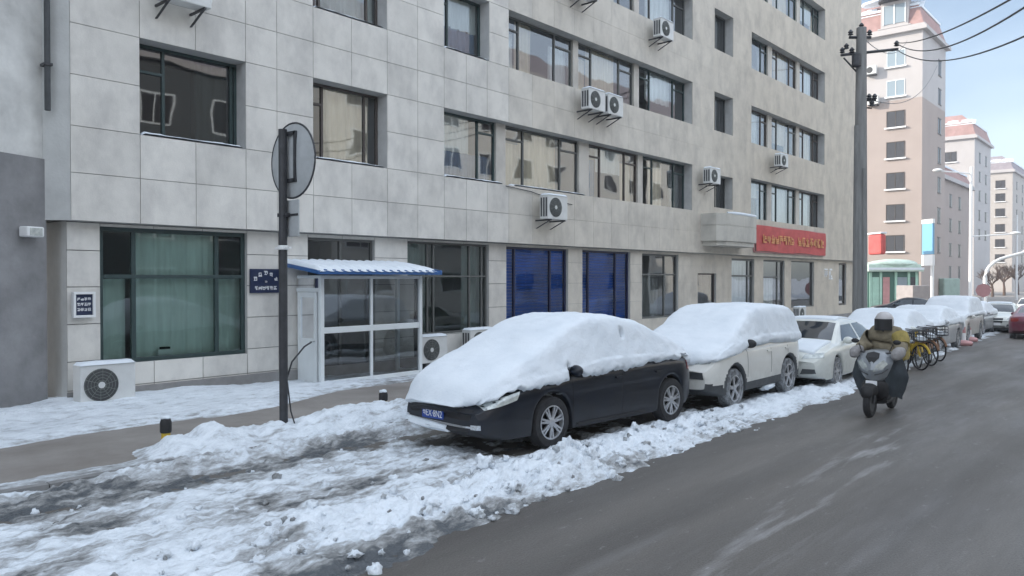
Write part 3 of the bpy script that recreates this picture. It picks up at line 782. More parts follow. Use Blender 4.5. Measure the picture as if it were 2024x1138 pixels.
# --- column D stair windows, column E
for a, b in ((4.93, 6.17), (7.82, 9.27), (10.88, 12.4), (13.95, 15.4)):
    window(27.3, 28.89, a, b, YG, (28.05,), (), 'frame_grey', 'glass_dark', [('curtain_grey', 0, 1, 0, 1)])
for a, b in ST[:4]:
    bay(30.58, 32.85, a, b, 0); addpier(32.85, 33.3, a, b); bay(33.3, 36.1, a, b, 0); addpier(36.1, 36.5, a, b); bay(36.5, 39.07, a, b, 0)
# --- ground floor windows and doors
yg = YL + .09
w = window(5.41, 8.10, .80, 3.12, yg, (5.99, 7.52), [(5.41, 8.10, 2.28)], 'frame_green', 'glass_green', [('curtain_pale', .22, .80, 0, .98), ('curtain_pale', .8, 1, 0, .62), ('curtain_pale', 0, .2, 0, .62)], fw=.075)
mb = MB(); mb.box(6.45, 6.72, yg + .06, yg + .13, .88, .98); mb.box(6.5, 6.67, yg + .06, yg + .12, .98, 1.02, 1)
mb.build('window_box', ['white', 'black'], w, world=True)
window(9.48, 11.23, .12, 3.10, yg, (10.35,), [(9.48, 11.23, 2.35)], 'frame_grey', 'glass_dark', name='doorway')
window(12.20, 14.99, .90, 3.12, yg, (12.9, 13.1, 14.35, 14.8), [(12.2, 14.99, 2.3)], 'frame_grey', 'glass_green', [('curtain_grey', 0, .3, 0, 1), ('curtain_grey', .75, 1, 0, 1)], fw=.05)
for a, b in ((15.68, 18.42), (19.13, 21.79)):
    window(a, b, .12, 3.10, yg, (a + .42, b - .75), (), 'frame_blue', 'glass_plain', fw=.06, name='shopfront')
    mb = MB()
    for i in range(34): mb.box(a + .06, b - .06, yg + .05 + (.008 if i % 2 else 0), yg + .08, .14 + i * .086, .14 + (i + 1) * .086 - .006)
    mb.build('blue_shutter', 'blue_shutter', bld, world=True)
window(22.51, 24.96, .90, 3.08, yg, (24.1,), [(22.51, 24.96, 2.38)], 'frame_grey', 'glass_clear', [('curtain_grey', 0, .62, 0, .65)], fw=.06)
window(26.40, 27.91, 1.20, 2.44, yg, (), (), 'frame_brown', 'glass_dark', [('curtain_grey', 0, 1, 0, 1)])
window(29.23, 31.38, .90, 3.05, yg, (30.9,), [(29.23, 31.38, 2.35)], 'frame_grey', 'glass_mirror', [('curtain_pale', 0, 1, 0, 1)], fw=.08)
window(32.30, 34.62, .60, 3.05, yg, (34.0,), [(32.3, 34.0, 2.3)], 'frame_grey', 'glass_mirror', [('curtain_pale', 0, .7, .1, .7)], fw=.08, name='glass_door')
window(35.39, 38.26, .90, 3.05, yg, (), (), 'frame_grey', 'glass_dark', fw=.05)
window(41.8, 42.99, .85, 3.04, yg, (), (), 'frame_brown', 'glass_dark', fw=.09)
# balcony with snow on its ledge, bulging out from the second floor
mb = MB(); bal = []
def bprof(t): # plan of the balcony front
    return [(26.25, YU), (26.3, 12.95), (26.7, 12.72), (28.0, 12.66), (29.25, 12.72), (29.65, 12.95), (29.7, YU)]
pl = bprof(0)
for za, zb, k in ((3.45, 3.62, .93), (3.62, 4.15, 1.0), (4.15, 4.2, .99), (4.2, 4.62, 1.0)):
    q = [(28.0 + (x - 28.0) * k, YU + (y - YU) * k) for x, y in pl]
    for (xa, ya), (xb, yb) in zip(q, q[1:]): mb.quad((xa, ya, za), (xb, yb, za), (xb, yb, zb), (xa, ya, zb), 0, (.50, .48, .43))
    mb.add([(x, y, za) for x, y in q], [tuple(range(7))], 0, (.48, .46, .42)); mb.add([(x, y, zb) for x, y in q], [tuple(range(7))[::-1]], 0, (.48, .46, .42))
ba = mb.build('balcony', 'tile', bld, world=True)
mb = MB()
for i, (x, y) in enumerate(pl[1:6]): pass
mb.tube([(x, y + .02, 4.65) for x, y in [(26.8, 12.74), (27.3, 12.70), (28.0, 12.68), (28.7, 12.70), (29.25, 12.75), (29.6, 12.95)]], [.03, .06, .065, .06, .06, .03], 8)
mb.build('balcony_snow', 'snow', ba, smooth=True, world=True)
# faint painted patch mark by the end door, wall cable
mb = MB(); mb.tube([(15.4, 13.5, 4.66), (16.4, 13.49, 4.60), (17.6, 13.49, 4.42), (18.3, 13.5, 4.38)], .012, 6)
mb.build('wall_cable', 'metal_dark', bld, world=True)
mb = MB(); mb.add([], [])
glyphs(mb, 39.6, 40.9, 2.15, 2.75, 2, lambda x, z, d: (x, YL - .024 - .012 * d, z), seed=5, th=.16)
mb.build('wall_emblem', 'white', bld, world=True)

# ================================================================== LEFT NEIGHBOUR
nb = empty('concrete_building', (4.7, 13.8, .12), label='plain grey concrete building end at the far left with a dark rendered base', cat='building')
hd = R(23.3); dx, dy = math.cos(hd), math.sin(hd)
def nbq(mb, z0, z1, off, mi=0):
    ax, ay = 4.62, 13.85; bx, by = ax - dx * 9, ay - dy * 9
    nx, ny = dy, -dx
    a = (ax + nx * off, ay + ny * off); b = (bx + nx * off, by + ny * off)
    c = (bx - nx * 6, by - ny * 6); d = (ax - nx * 6, ay - ny * 6)
    pts = [b, a, d, c]
    mb.add([(x, y, z) for z in (z0, z1) for x, y in pts], [(0, 1, 5, 4), (1, 2, 6, 5), (2, 3, 7, 6), (3, 0, 4, 7), (4, 5, 6, 7), (3, 2, 1, 0)], mi)
mb = MB(); nbq(mb, 4.15, 16, 0); mb.build('wall', 'concrete', nb, world=True)
mb = MB(); nbq(mb, -.3, 4.15, .03); mb.build('rendered_base', 'concrete_dark', nb, world=True)
def onwall(s, off): return (4.62 - dx * s + dy * off, 13.85 - dy * s - dx * off)
dp = empty('gap_strip', (4.60, 13.64, 4.9), label='dark upright strip standing in for the dark gap between the two buildings', cat='dark_strip')  # round dark strip added where only a dark gap between the buildings shows
mb = MB(); x, y = 4.60, 13.64; mb.cyl((x, y, 4.9), (x, y, 15), .045, n=12)
mb.build('dark_strip', 'cladding', dp, smooth=True, world=True)
for z in (5.6, 7.2, 8.8, 10.4): MB().box(x - .06, x + .06, y - .06, y + .14, z, z + .04).build('strip_clip', 'metal_dark', dp, world=True)
x, y = 4.33, 13.60
fl = empty('wall_floodlight', (x, y, 2.95), R(23), label='small white floodlight on the dark concrete wall at far left', cat='light')
mb = MB(); mb.box(-.15, .15, -.12, .06, -.06, .10); mb.build('housing', 'white_paint', fl, bevel=.02)
mb = MB(); mb.box(-.11, .11, -.125, -.12, -.04, .08); mb.build('lens', 'lamp_glass', fl)
mb = MB(); mb.box(-.02, .02, .05, .14, -.02, .02); mb.build('bracket', 'metal_dark', fl)

# ================================================================== AIR CONDITIONER UNITS
def make_ac(x, y, z, label, w=.82, h=.58, side=True, wall=True):
    t = empty('outdoor_unit', (x, y, z), label=label, cat='air conditioner', group='outdoor air conditioner units on the grey building')
    mb = MB(); mb.box(0, w, -.15, .15, 0, h); mb.build('casing', 'ac_white', t, bevel=.018)
    cx, cz, r = w * .37, h * .49, h * .40
    mb = MB(); mb.lathe((cx, -.150, cz), [(r, .0), (r, -.006), (r * .96, -.012), (.001, -.012)], 'y', 28)
    mb.build('fan_opening', 'ac_dark', t, smooth=True)
    mb = MB()
    for q in (.98, .8, .62, .44, .28):
        n = 28; rr = r * q
        mb.tube([(cx + rr * math.cos(2 * math.pi * i / n), -.168, cz + rr * math.sin(2 * math.pi * i / n)) for i in range(n + 1)], .0035, 5)
    for i in range(10):
        a = math.pi * 2 * i / 10; mb.tube([(cx + r * .2 * math.cos(a), -.168, cz + r * .2 * math.sin(a)), (cx + r * math.cos(a + .25), -.168, cz + r * math.sin(a + .25))], .0035, 5)
    mb.build('fan_grille', 'ac_ring', t)
    mb = MB(); mb.lathe((cx, -.165, cz), [(r * .2, .0), (r * .2, -.008), (.001, -.010)], 'y', 16); mb.build('fan_hub', 'ac_white', t)
    if side:
        mb = MB()
        for i in range(3): mb.box(-.008, .003, -.11 + i * .085, -.06 + i * .085, .07, h - .08)
        mb.build('side_louvre', 'ac_dark', t)
    for px in (.1, w - .14):
        mb = MB()
        mb.box(px, px + .035, -.16, .38 if wall else .15, -.04, -.003)
        if wall: mb.add([(px, .34, -.24), (px + .035, .34, -.24), (px + .035, .38, -.24), (px, .38, -.24), (px, -.12, -.04), (px + .035, -.12, -.04), (px + .035, -.07, -.04), (px, -.07, -.04)],
                        [(0, 1, 5, 4), (1, 2, 6, 5), (2, 3, 7, 6), (3, 0, 4, 7)])
        else: mb.box(px, px + .035, -.14, .14, -.16, -.04)
        mb.build('bracket', 'metal_dark', t)
    if wall:
        mb = MB(); mb.tube([(w, 0, h * .3), (w + .07, .02, h * .25), (w + .14, .12, h * .4), (w + .16, .30, h * .75), (w + .14, .40, h * .95)], .018, 7); mb.build('hose', 'ac_white', t, smooth=True)
    mb = MB(); n = 16
    mb.grid(n, 8, lambda i, j: (w * (-.01 + 1.02 * i / (n - 1)), -.17 + .33 * j / 7, h + (-.012 if i in (0, n - 1) or j in (0, 7) else .035 + .015 * fbm(i * .3 + x, j * .4))))
    mb.build('snow_cap', 'snow', t, smooth=True, edge=0)
    return t
YA = YU - .40
make_ac(4.88, YL - .42, .22, 'large white outdoor unit standing on the ground below the big left window', w=.86, h=.66, wall=False, side=False)
make_ac(16.55, YA, 3.85, 'white outdoor unit with snow on top, alone on the wall above the blue shutters', w=.86, h=.66)
make_ac(18.45, YA, 7.12, 'left one of the two outdoor units side by side under a third floor window', w=.80, h=.60)
make_ac(19.42, YA, 7.12, 'right one of the two outdoor units side by side under a third floor window', w=.80, h=.60)
make_ac(22.45, YA, 10.12, 'outdoor unit high on the facade beside a window that reflects blue sky', w=.82, h=.60)
make_ac(18.1, YA, 10.28, 'outdoor unit cut off by the top edge of the picture', w=.82, h=.60)
make_ac(25.95, YA, 5.68, 'grey-white outdoor unit beside a narrow stair window above the balcony', w=.80, h=.56)
make_ac(32.35, YA, 6.98, 'small outdoor unit on the right part of the facade two floors above the red banner', w=.80, h=.52)
make_ac(12.15, YL - .40, .30, 'outdoor unit on the ground just right of the white porch', w=.82, h=.62, wall=False, side=False)
make_ac(13.75, YL - .40, .42, 'outdoor unit with snow on top half hidden behind the dark sedan', w=.85, h=.58, wall=False)
make_ac(35.0, YL - .40, .38, 'outdoor unit at the foot of the wall right of the glass door', w=.85, h=.58, wall=False)
make_ac(6.15, YA, 6.97, 'outdoor unit at the top left whose underside only just shows', w=.86, h=.60)

# ================================================================== SIGNS, BANNER, PORCH
sg = empty('house_sign', (8.47, YL - .05, 2.2), label='dark blue plate with white characters between the big window and the porch', cat='sign')
mb = MB(); mb.box(-.33, .33, -.02, .02, -.235, .235); mb.build('plate', 'sign_navy', sg, bevel=.008)
mb = MB()
for k, (cx, cz) in enumerate(((-.23, .04), (-.12, .12), (0, .155), (.12, .12), (.23, .04))):
    glyphs(mb, cx - .045, cx + .045, cz - .045, cz + .045, 1, lambda x, z, d: (x, -.021 - .004 * d, z), seed=k, th=.18)
glyphs(mb, -.02, .04, -.05, .01, 1, lambda x, z, d: (x, -.021 - .004 * d, z), seed=9, th=.3)
glyphs(mb, -.25, .25, -.18, -.10, 6, lambda x, z, d: (x, -.021 - .004 * d, z), seed=12, th=.17)
mb.build('lettering', 'white', sg)
nb2 = empty('notice_box', (5.12, YL - .1, 1.82), label='small white framed notice box with blue panel left of the big window', cat='sign')
mb = MB()
for a in ((-.17, .17, .17, .21), (-.17, .17, -.21, -.17)): mb.box(a[0], a[1], -.04, .06, a[2], a[3])
mb.box(-.17, -.13, -.04, .06, -.17, .17); mb.box(.13, .17, -.04, .06, -.17, .17)
mb.build('frame', 'white_paint', nb2, bevel=.006)
mb = MB(); mb.box(-.13, .13, -.005, .03, -.17, .17); mb.build('panel', 'sign_navy', nb2)
mb = MB()
for k in range(3): glyphs(mb, -.11, .11, .06 - k * .085, .12 - k * .085, 4, lambda x, z, d: (x, -.006 - .004 * d, z), seed=30 + k, th=.2)
mb.build('lettering', 'white', nb2)
bn = empty('red_banner', (34.86, YU - .1, 3.9), label='long red banner with yellow characters hung above the shop windows', cat='banner')
mb = MB(); n = 50
mb.grid(n, 8, lambda i, j: (-4.05 + 8.1 * i / (n - 1), -.05 + .03 * fbm(i * .15, j * .3), -.53 + 1.06 * j / 7 + .02 * math.sin(i * .25)))
mb.build('cloth', 'red_cloth', bn, smooth=True, edge=0)
mb = MB(); mb.box(-4.1, 4.1, 0, .04, .50, .56); mb.box(-4.1, 4.1, 0, .04, -.58, -.53); mb.box(-4.12, -4.08, 0, .05, -.55, .55); mb.box(4.08, 4.12, 0, .05, -.55, .55)
mb.build('frame', 'pink', bn)
mb = MB()
glyphs(mb, -3.5, -.05, -.27, .27, 8, lambda x, z, d: (x, -.085 - .01 * d, z), seed=41, th=.15)
mb.build('lettering', 'yellow_text', bn)
mb = MB()
glyphs(mb, .35, 3.7, -.27, .27, 7, lambda x, z, d: (x, -.085 - .01 * d, z), seed=47, th=.15)
mb.build('lettering', 'yellow_text', bn)

PX0, PX1, PY0, PY1, PT = 9.17, 11.86, 12.86, YL - .06, 2.31
po = empty('entrance_porch', (PX0, PY0, .12), label='white framed glass entrance porch with a snow-covered blue roof', cat='porch')
mb = MB(); f = .085
for x in (PX0, PX1 - f): mb.box(x, x + f, PY0, PY0 + f, .12, PT)
mb.box(PX1 - f, PX1, PY1 - f, PY1, .12, PT)
mx_ = 10.42
mb.box(mx_, mx_ + .06, PY0 + .01, PY0 + .07, .12, PT)
for z0, z1 in ((.12, .22), (1.16, 1.28), (PT - .07, PT)):
    mb.box(PX0 + f, PX1 - f, PY0 + .012, PY0 + f - .012, z0, z1)
    mb.box(PX1 - f + .012, PX1 - .012, PY0 + f, PY1 - f, z0, z1)
mb.box(PX0, PX0 + f, PY0 + f, PY1, 1.98, 2.06); mb.box(PX0 + .01, PX0 + f - .01, PY0 + f, PY1, PT - .06, PT)
mb.build('frame', 'frame_white', po, world=True, bevel=.008)
mb = MB()
mb.quad((PX0 + f, PY0 + .045, .22), (PX1 - f, PY0 + .045, .22), (PX1 - f, PY0 + .045, PT - .07), (PX0 + f, PY0 + .045, PT - .07))
mb.quad((PX1 - .045, PY0 + f, .22), (PX1 - .045, PY1 - f, .22), (PX1 - .045, PY1 - f, PT - .07), (PX1 - .045, PY0 + f, PT - .07))
mb.quad((PX0 + .045, PY0 + f, 2.06), (PX0 + .045, PY1, 2.06), (PX0 + .045, PY1, PT - .06), (PX0 + .045, PY0 + f, PT - .06))
mb.build('glass', 'glass_clear', po, world=True)
mb = MB(); dy0, dy1 = PY0 + .17, PY1 - .01
mb.box(PX0 + .02, PX0 + .07, dy0, dy0 + .10, .14, 1.975); mb.box(PX0 + .02, PX0 + .07, dy1 - .10, dy1, .14, 1.975)
mb.box(PX0 + .02, PX0 + .07, dy0 + .1, dy1 - .1, .14, 1.05); mb.box(PX0 + .02, PX0 + .07, dy0 + .1, dy1 - .1, 1.87, 1.975)
d_ = mb.build('door', 'frame_white', po, world=True, bevel=.006)
mb = MB(); mb.quad((PX0 + .045, dy0 + .1, 1.05), (PX0 + .045, dy1 - .1, 1.05), (PX0 + .045, dy1 - .1, 1.87), (PX0 + .045, dy0 + .1, 1.87)); mb.build('door_glass', 'glass_dark', d_, world=True)
mb = MB(); mb.tube([(PX0 + .02, dy0 + .05, 1.0), (PX0 - .03, dy0 + .05, 1.0), (PX0 - .03, dy0 + .15, 1.0)], .01); mb.build('handle', 'metal_grey', d_, world=True)
RX0, RX1, RY0 = 8.86, 12.12, 12.50
mb = MB(); nrib = 16
for i in range(nrib):
    a, b = lerp(RX0, RX1, i / nrib), lerp(RX0, RX1, (i + 1) / nrib)
    for q0, q1, hh in ((0, .72, 0), (.72, 1, .022)):
        xa, xb = lerp(a, b, q0), lerp(a, b, q1)
        mb.add([(xa, RY0, 2.33), (xb, RY0, 2.33), (xb, YL, 2.50), (xa, YL, 2.50), (xa, RY0, 2.40 + hh), (xb, RY0, 2.40 + hh), (xb, YL, 2.57 + hh), (xa, YL, 2.57 + hh)],
               [(3, 2, 1, 0), (4, 5, 6, 7), (0, 1, 5, 4), (2, 3, 7, 6), (0, 4, 7, 3), (1, 2, 6, 5)])
rf = mb.build('roof', 'blue_roof', po, world=True)
mb = MB(); n = 90
def rsn(i, j):
    x = lerp(RX0 + .03, RX1 - .14, i / (n - 1)); t = j / 11
    rib = abs(math.sin(math.pi * (x - RX0) / (RX1 - RX0) * nrib))
    y = lerp(RY0 - .02 * rib, YL - .03, t); z = 2.405 + .17 * (y - RY0) / (YL - RY0)
    h = (.035 + .045 * rib ** .7 + .015 * fbm(x * 2, y * 2)) * min(1, .25 + t * 5) * (1 if 0 < i < n - 1 else 0)
    if j == 0: z -= .03 * rib
    return (x, y, z + h - (.01 if j == 0 else 0))
mb.grid(n, 12, rsn)
mb.build('roof_snow', 'snow', po, smooth=True, world=True, edge=0)
mb = MB(); mb.box(PX0 - .15, PX1 + .1, PY0 - .12, PY1, .10, .135); mb.build('step', 'kerb', po, world=True, bevel=.01)

# ================================================================== SIGN POLE, BOLLARDS
sp_ = empty('sign_pole', (6.07, 9.37, .12), label='tall dark pole on the kerb with a round sign seen from behind', cat='sign pole')
mb = MB(); mb.cyl((0, 0, -.2), (0, 0, 4.16), .058, n=16); mb.build('pole', 'metal_dark', sp_, smooth=True)
mb = MB(); mb.lathe((.10, -.235, 3.74), [(.0, -.004), (.3, .0), (.50, .0), (.515, .012), (.515, -.03)], 'x', 40)
mb2 = MB(); mb2.lathe((.10, -.075, 3.74), [(.001, -.03), (.25, -.024), (.42, -.008), (.505, .006), (.505, .03), (.001, .034)], 'x', 40)
di = mb2.build('round_sign', 'metal_grey', sp_, smooth=True)
mb = MB(); n = 40
mb.tube([(.11, -.075 + .512 * math.cos(2 * math.pi * i / n), 3.74 + .512 * math.sin(2 * math.pi * i / n)) for i in range(n + 1)], .014, 6)
r_ = mb.build('rim', 'metal_dark', di)
mb = MB(); mb.box(.05, .085, -.20, .05, 4.08, 4.13); mb.box(.05, .085, -.20, .05, 3.44, 3.49); mb.box(.05, .085, -.21, -.17, 3.44, 4.13)
mb.build('bracket', 'metal_dark', sp_)
mb = MB(); mb.box(.065, .085, -.27, .20, 2.70, 3.20); mb.build('plate', 'metal_grey', sp_, bevel=.01)
mb = MB(); mb.box(.055, .066, -.26, .19, 2.98, 3.01); mb.box(-.03, .055, -.09, .09, 2.97, 3.02); mb.build('plate_clamp', 'metal_dark', sp_)
mb = MB(); mb.lathe((0, 0, 2.52), [(.062, 0), (.075, .01), (.075, .05), (.062, .06)], 'z', 16); mb.box(-.02, .02, -.17, .17, 2.535, 2.56); mb.build('clamp', 'white_paint', sp_)
mb = MB(); mb.tube([(.06, 0, .7), (.10, -.02, .30), (.16, -.06, .05), (.24, -.12, -.03)], .011, 6)
mb.tube([(.05, 0, .75), (.12, -.02, .98), (.30, -.05, 1.18), (.40, -.08, 1.24)], .012, 6)
mb.build('loose_cable', 'metal_dark', sp_, smooth=True)
def bollard(x, y, z, label, h=.32):
    b = empty('bollard', (x, y, z), label=label, cat='bollard', group='short bollards along the kerb')
    mb = MB(); mb.lathe((0, 0, 0), [(.055, -.1), (.055, h * .45)], n=18); mb.build('post', 'yellow', b, smooth=True)
    mb = MB(); mb.lathe((0, 0, 0), [(.062, h * .45), (.07, h * .5), (.07, h * .85), (.05, h)], n=18); mb.build('cap', 'black', b, smooth=True)
    mb = MB(); mb.blob((0, 0, h + .005), .06, nz=.25, seg=8, sc=(1, 1, .5)); mb.build('snow_cap', 'snow', b, smooth=True)
bollard(4.62, 9.76, .15, 'low yellow and black bollard topped with snow left of the sign pole', .34)
bollard(7.95, 9.52, .22, 'snow-topped black bollard poking out of the snow bank in front of the porch', .26)
# ================================================================== CARS
def chaikin(p, it=2):
    for _ in range(it):
        q = [p[0]]
        for a, b in zip(p, p[1:]):
            q.append((a[0] * .75 + b[0] * .25, a[1] * .75 + b[1] * .25)); q.append((a[0] * .25 + b[0] * .75, a[1] * .25 + b[1] * .75))
        q.append(p[-1]); p = q
    return p
def half_ring(x, S):
    """right half of the cross-section at x, from under the car over the side to the centre line"""
    L2 = S['L'] / 2; w = S['W'] / 2
    er = S.get('er', .5)
    k = max(0, (abs(x) - (L2 - er)) / er); w *= 1 - S.get('taper', .20) * k ** 2.3
    w *= 1 + S.get('mid', 0) * math.cos(math.pi * x / S['L'])
    zt, zb_, z0 = smooth_interp(S['top'], x, .05), smooth_interp(S['belt'], x, .05), interp(S['bot'], x)
    zb_ = min(zb_, zt - .015)
    za = z0
    for wx in S['wheels']:
        d = abs(x - wx)
        if d < S['arch']: za = max(za, S['rw'] + math.sqrt(S['arch'] ** 2 - d * d))
    za = min(za, zb_ - .06)
    g = max(0, zt - zb_)
    wr = .92 * w - S.get('tumble', .38) * max(0, g - .08)
    pz = lambda t: za + (zb_ - za) * t
    full = lambda t: z0 + (zb_ - z0) * t
    pts = [(0, z0), (.60 * w, z0), (.62 * w, max(za - .02, z0)), (.90 * w, max(za - .01, z0)), (.975 * w, za + .015), (.985 * w, max(pz(.08), za + .03)), (w, max(full(.45), pz(.2))), (w, max(full(.72), pz(.5))),
           (.985 * w, zb_ - .05), (.955 * w, zb_ - .005), (.945 * w, zb_ + .012)]
    zs = max(zb_ + .02, zt - .10 - .1 * g)
    pts += [(lerp(.935 * w, wr, .5), lerp(zb_ + .02, zs, .5)), (wr, zs), (wr - .07 * w, zt - .035), (wr * .62, zt - .008), (0, zt)]
    return chaikin(pts, 2)
def stations(S, step=.04):
    L2 = S['L'] / 2; n = int(S['L'] / step); xs = [lerp(-L2, L2, i / n) for i in range(n + 1)]
    return sorted(set([-L2 + .008, L2 - .008, -L2 + .02, L2 - .02] + xs))
def loft(mb, S, step=.04, mi_fn=None, disp=None):
    xs = stations(S, step); rings = []
    for x in xs:
        h = half_ring(x, S); rings.append([(x, -y, z) for y, z in h] + [(x, y, z) for y, z in h[::-1][1:-1]])
    n = len(rings[0]); o = len(mb.v)
    # round the nose and tail: pull the last rings in towards the middle height
    L2 = S['L'] / 2; nr = S.get('nose', .10)
    for i, x in enumerate(xs):
        q = (abs(x) - (L2 - nr)) / nr
        if q > 0:
            k = 1 - .16 * q ** 3; zc = .55
            rings[i] = [(X, Y * (1 - .05 * q ** 3), zc + (Z - zc) * k) for X, Y, Z in rings[i]]
    # bow the front and rear in plan
    bow = S.get('bow', .16)
    for i, r in enumerate(rings):
        x = xs[i]; e = clamp((abs(x) - (L2 - .9)) / .9)
        rings[i] = [(X - math.copysign(bow, X) * e * (Y / (S['W'] / 2)) ** 2, Y, Z) for X, Y, Z in r]
    if disp: rings = [[disp(p) for p in r] for r in rings]
    for r in rings: mb.v += r
    for i in range(len(xs) - 1):
        for k in range(n):
            f = [o + i * n + k, o + (i + 1) * n + k, o + (i + 1) * n + (k + 1) % n, o + i * n + (k + 1) % n]
            c = [sum(mb.v[q][a] for q in f) / 4 for a in range(3)]
            mb.f.append(f); mb.m.append(mi_fn(c, k, n) if mi_fn else 0); mb.c.append((1, 1, 1))
    mb.f.append([o + k for k in range(n)]); mb.m.append(0); mb.c.append((1, 1, 1))
    mb.f.append([o + (len(xs) - 1) * n + k for k in range(n)][::-1]); mb.m.append(0); mb.c.append((1, 1, 1))
    return rings
class Skin:
    """casts rays at the body so that lamps, glass and trim follow its surface"""
    def __init__(s, o):
        me = o.data; s.t = BVHTree.FromPolygons([v.co.copy() for v in me.vertices], [tuple(p.vertices) for p in me.polygons])
    def hit(s, p, d):
        r = s.t.ray_cast(Vector(p), Vector(d)); return r[0]
    def patch(s, mb, corners, kind, nu=10, nv=6, off=.006, mi=0):
        """corners: 4 points in the projection plane; kind 'L'/'R' side (x, z), 'F'/'B' end (y, z), 'T' top (x, y)"""
        a, b, c, d = corners; pts = []
        for j in range(nv):
            for i in range(nu):
                u, v = i / (nu - 1), j / (nv - 1)
                p = [lerp(lerp(a[k], b[k], u), lerp(d[k], c[k], u), v) for k in (0, 1)]
                if kind in 'LR':
                    sgn = 1 if kind == 'L' else -1; h = s.hit((p[0], 3 * sgn, p[1]), (0, -sgn, 0)); n = Vector((0, sgn, 0))
                elif kind in 'FB':
                    sgn = 1 if kind == 'F' else -1; h = s.hit((4 * sgn, p[0], p[1]), (-sgn, 0, 0)); n = Vector((sgn, 0, 0))
                else: h = s.hit((p[0], p[1], 4), (0, 0, -1)); n = Vector((0, 0, 1))
                if h is None: h = pts[-1][0] if pts else Vector((p[0], p[1], 0))
                pts.append((h.copy(), n))
        base = len(mb.v)
        for h, n in pts: mb.v.append(tuple(h + n * off))
        for h, n in pts: mb.v.append(tuple(h - n * .02))
        N = nu * nv
        for j in range(nv - 1):
            for i in range(nu - 1):
                q = [base + j * nu + i, base + j * nu + i + 1, base + (j + 1) * nu + i + 1, base + (j + 1) * nu + i]
                mb.f.append(q); mb.m.append(mi); mb.c.append((1, 1, 1))
        edge = [j for j in range(nu)] + [j * nu + nu - 1 for j in range(1, nv)] + [(nv - 1) * nu + nu - 1 - i for i in range(1, nu)] + [(nv - 1 - j) * nu for j in range(1, nv)]
        for p, q in zip(edge, edge[1:]):
            mb.f.append([base + p, base + N + p, base + N + q, base + q]); mb.m.append(mi); mb.c.append((1, 1, 1))
def make_wheel(parent, x, y, r, wdt, snowy=False, spokes=7):
    sg_ = 1 if y > 0 else -1
    w = empty('wheel', (x, y, r)); w.parent = parent
    mb = MB(); o = wdt / 2
    mb.lathe((0, 0, 0), [(r * .66, -o * sg_), (r * .93, -o * sg_), (r, -o * .7 * sg_), (r, o * .7 * sg_), (r * .94, o * .98 * sg_), (r * .70, o * 1.0 * sg_), (r * .66, o * .9 * sg_)], 'y', 36, caps=False)
    mb.build('tyre', 'rubber_snowy' if snowy else 'rubber', w, smooth=True)
    mb = MB()
    mb.lathe((0, 0, 0), [(r * .68, o * .92 * sg_), (r * .62, o * .95 * sg_), (r * .60, o * .55 * sg_), (r * .66, -o * .2 * sg_)], 'y', 36, caps=False)
    for i in range(spokes):
        a = 2 * math.pi * i / spokes + .2
        for da in (-.13, .13):
            ca, sa = math.cos(a + da), math.sin(a + da); tx, tz = -sa, ca; hw = r * .045
            y1 = o * .86 * sg_; y0 = o * .62 * sg_
            p = [(ca * r * .12 + tx * hw, y1, sa * r * .12 + tz * hw), (ca * r * .12 - tx * hw, y1, sa * r * .12 - tz * hw), (ca * r * .63 - tx * hw * .8, y1 * .95, sa * r * .63 - tz * hw * .8), (ca * r * .63 + tx * hw * .8, y1 * .95, sa * r * .63 + tz * hw * .8)]
            q = [(X, y0, Z) for X, _, Z in p]
            mb.add(p + q, [(0, 1, 2, 3), (0, 4, 5, 1), (1, 5, 6, 2), (2, 6, 7, 3), (3, 7, 4, 0)])
    mb.lathe((0, 0, 0), [(r * .17, o * .5 * sg_), (r * .17, o * .88 * sg_), (r * .13, o * .93 * sg_), (.001, o * .93 * sg_)], 'y', 20)
    mb.build('rim', 'rim', w, smooth=True)
    mb = MB(); mb.lathe((0, 0, 0), [(r * .60, o * .30 * sg_), (.001, o * .30 * sg_)], 'y', 24); mb.build('brake_disc', 'black', w)
def snow_shell(S, P, line, jag=.05, seed=0, hole=None, thick=1.0, step=.035):
    """snow lying on the car: a fuller copy of the body that dives under the paint below the ragged snow line"""
    mb = MB()
    def disp(p):
        x, y, z = p
        n = fbm(x * 3.1 + seed, y * 3.1, z * 3.1, 4); n2 = fbm(x * 11 + seed, y * 11, z * 11, 3)
        l = line(x, y) + jag * (n * .8 + n2 * .8)
        t = clamp((z - l) / .035, -1, 1)
        if hole and hole(x, y, z): t = -1
        w = .5 + .5 * t
        c = Vector((x * .88, 0, min(z, .75)))
        v = Vector(p); d = (v - c)
        r = d.length or 1
        lump = (.019 * n + .010 * n2) * thick
        return tuple(c + d * (1 + lump * w / max(r, .4) - (1 - w) * min(.26 / r, .72)))
    loft(mb, S, step, disp=disp)
    return mb.build('snow_cover', 'snow', P, smooth=True, edge=0)
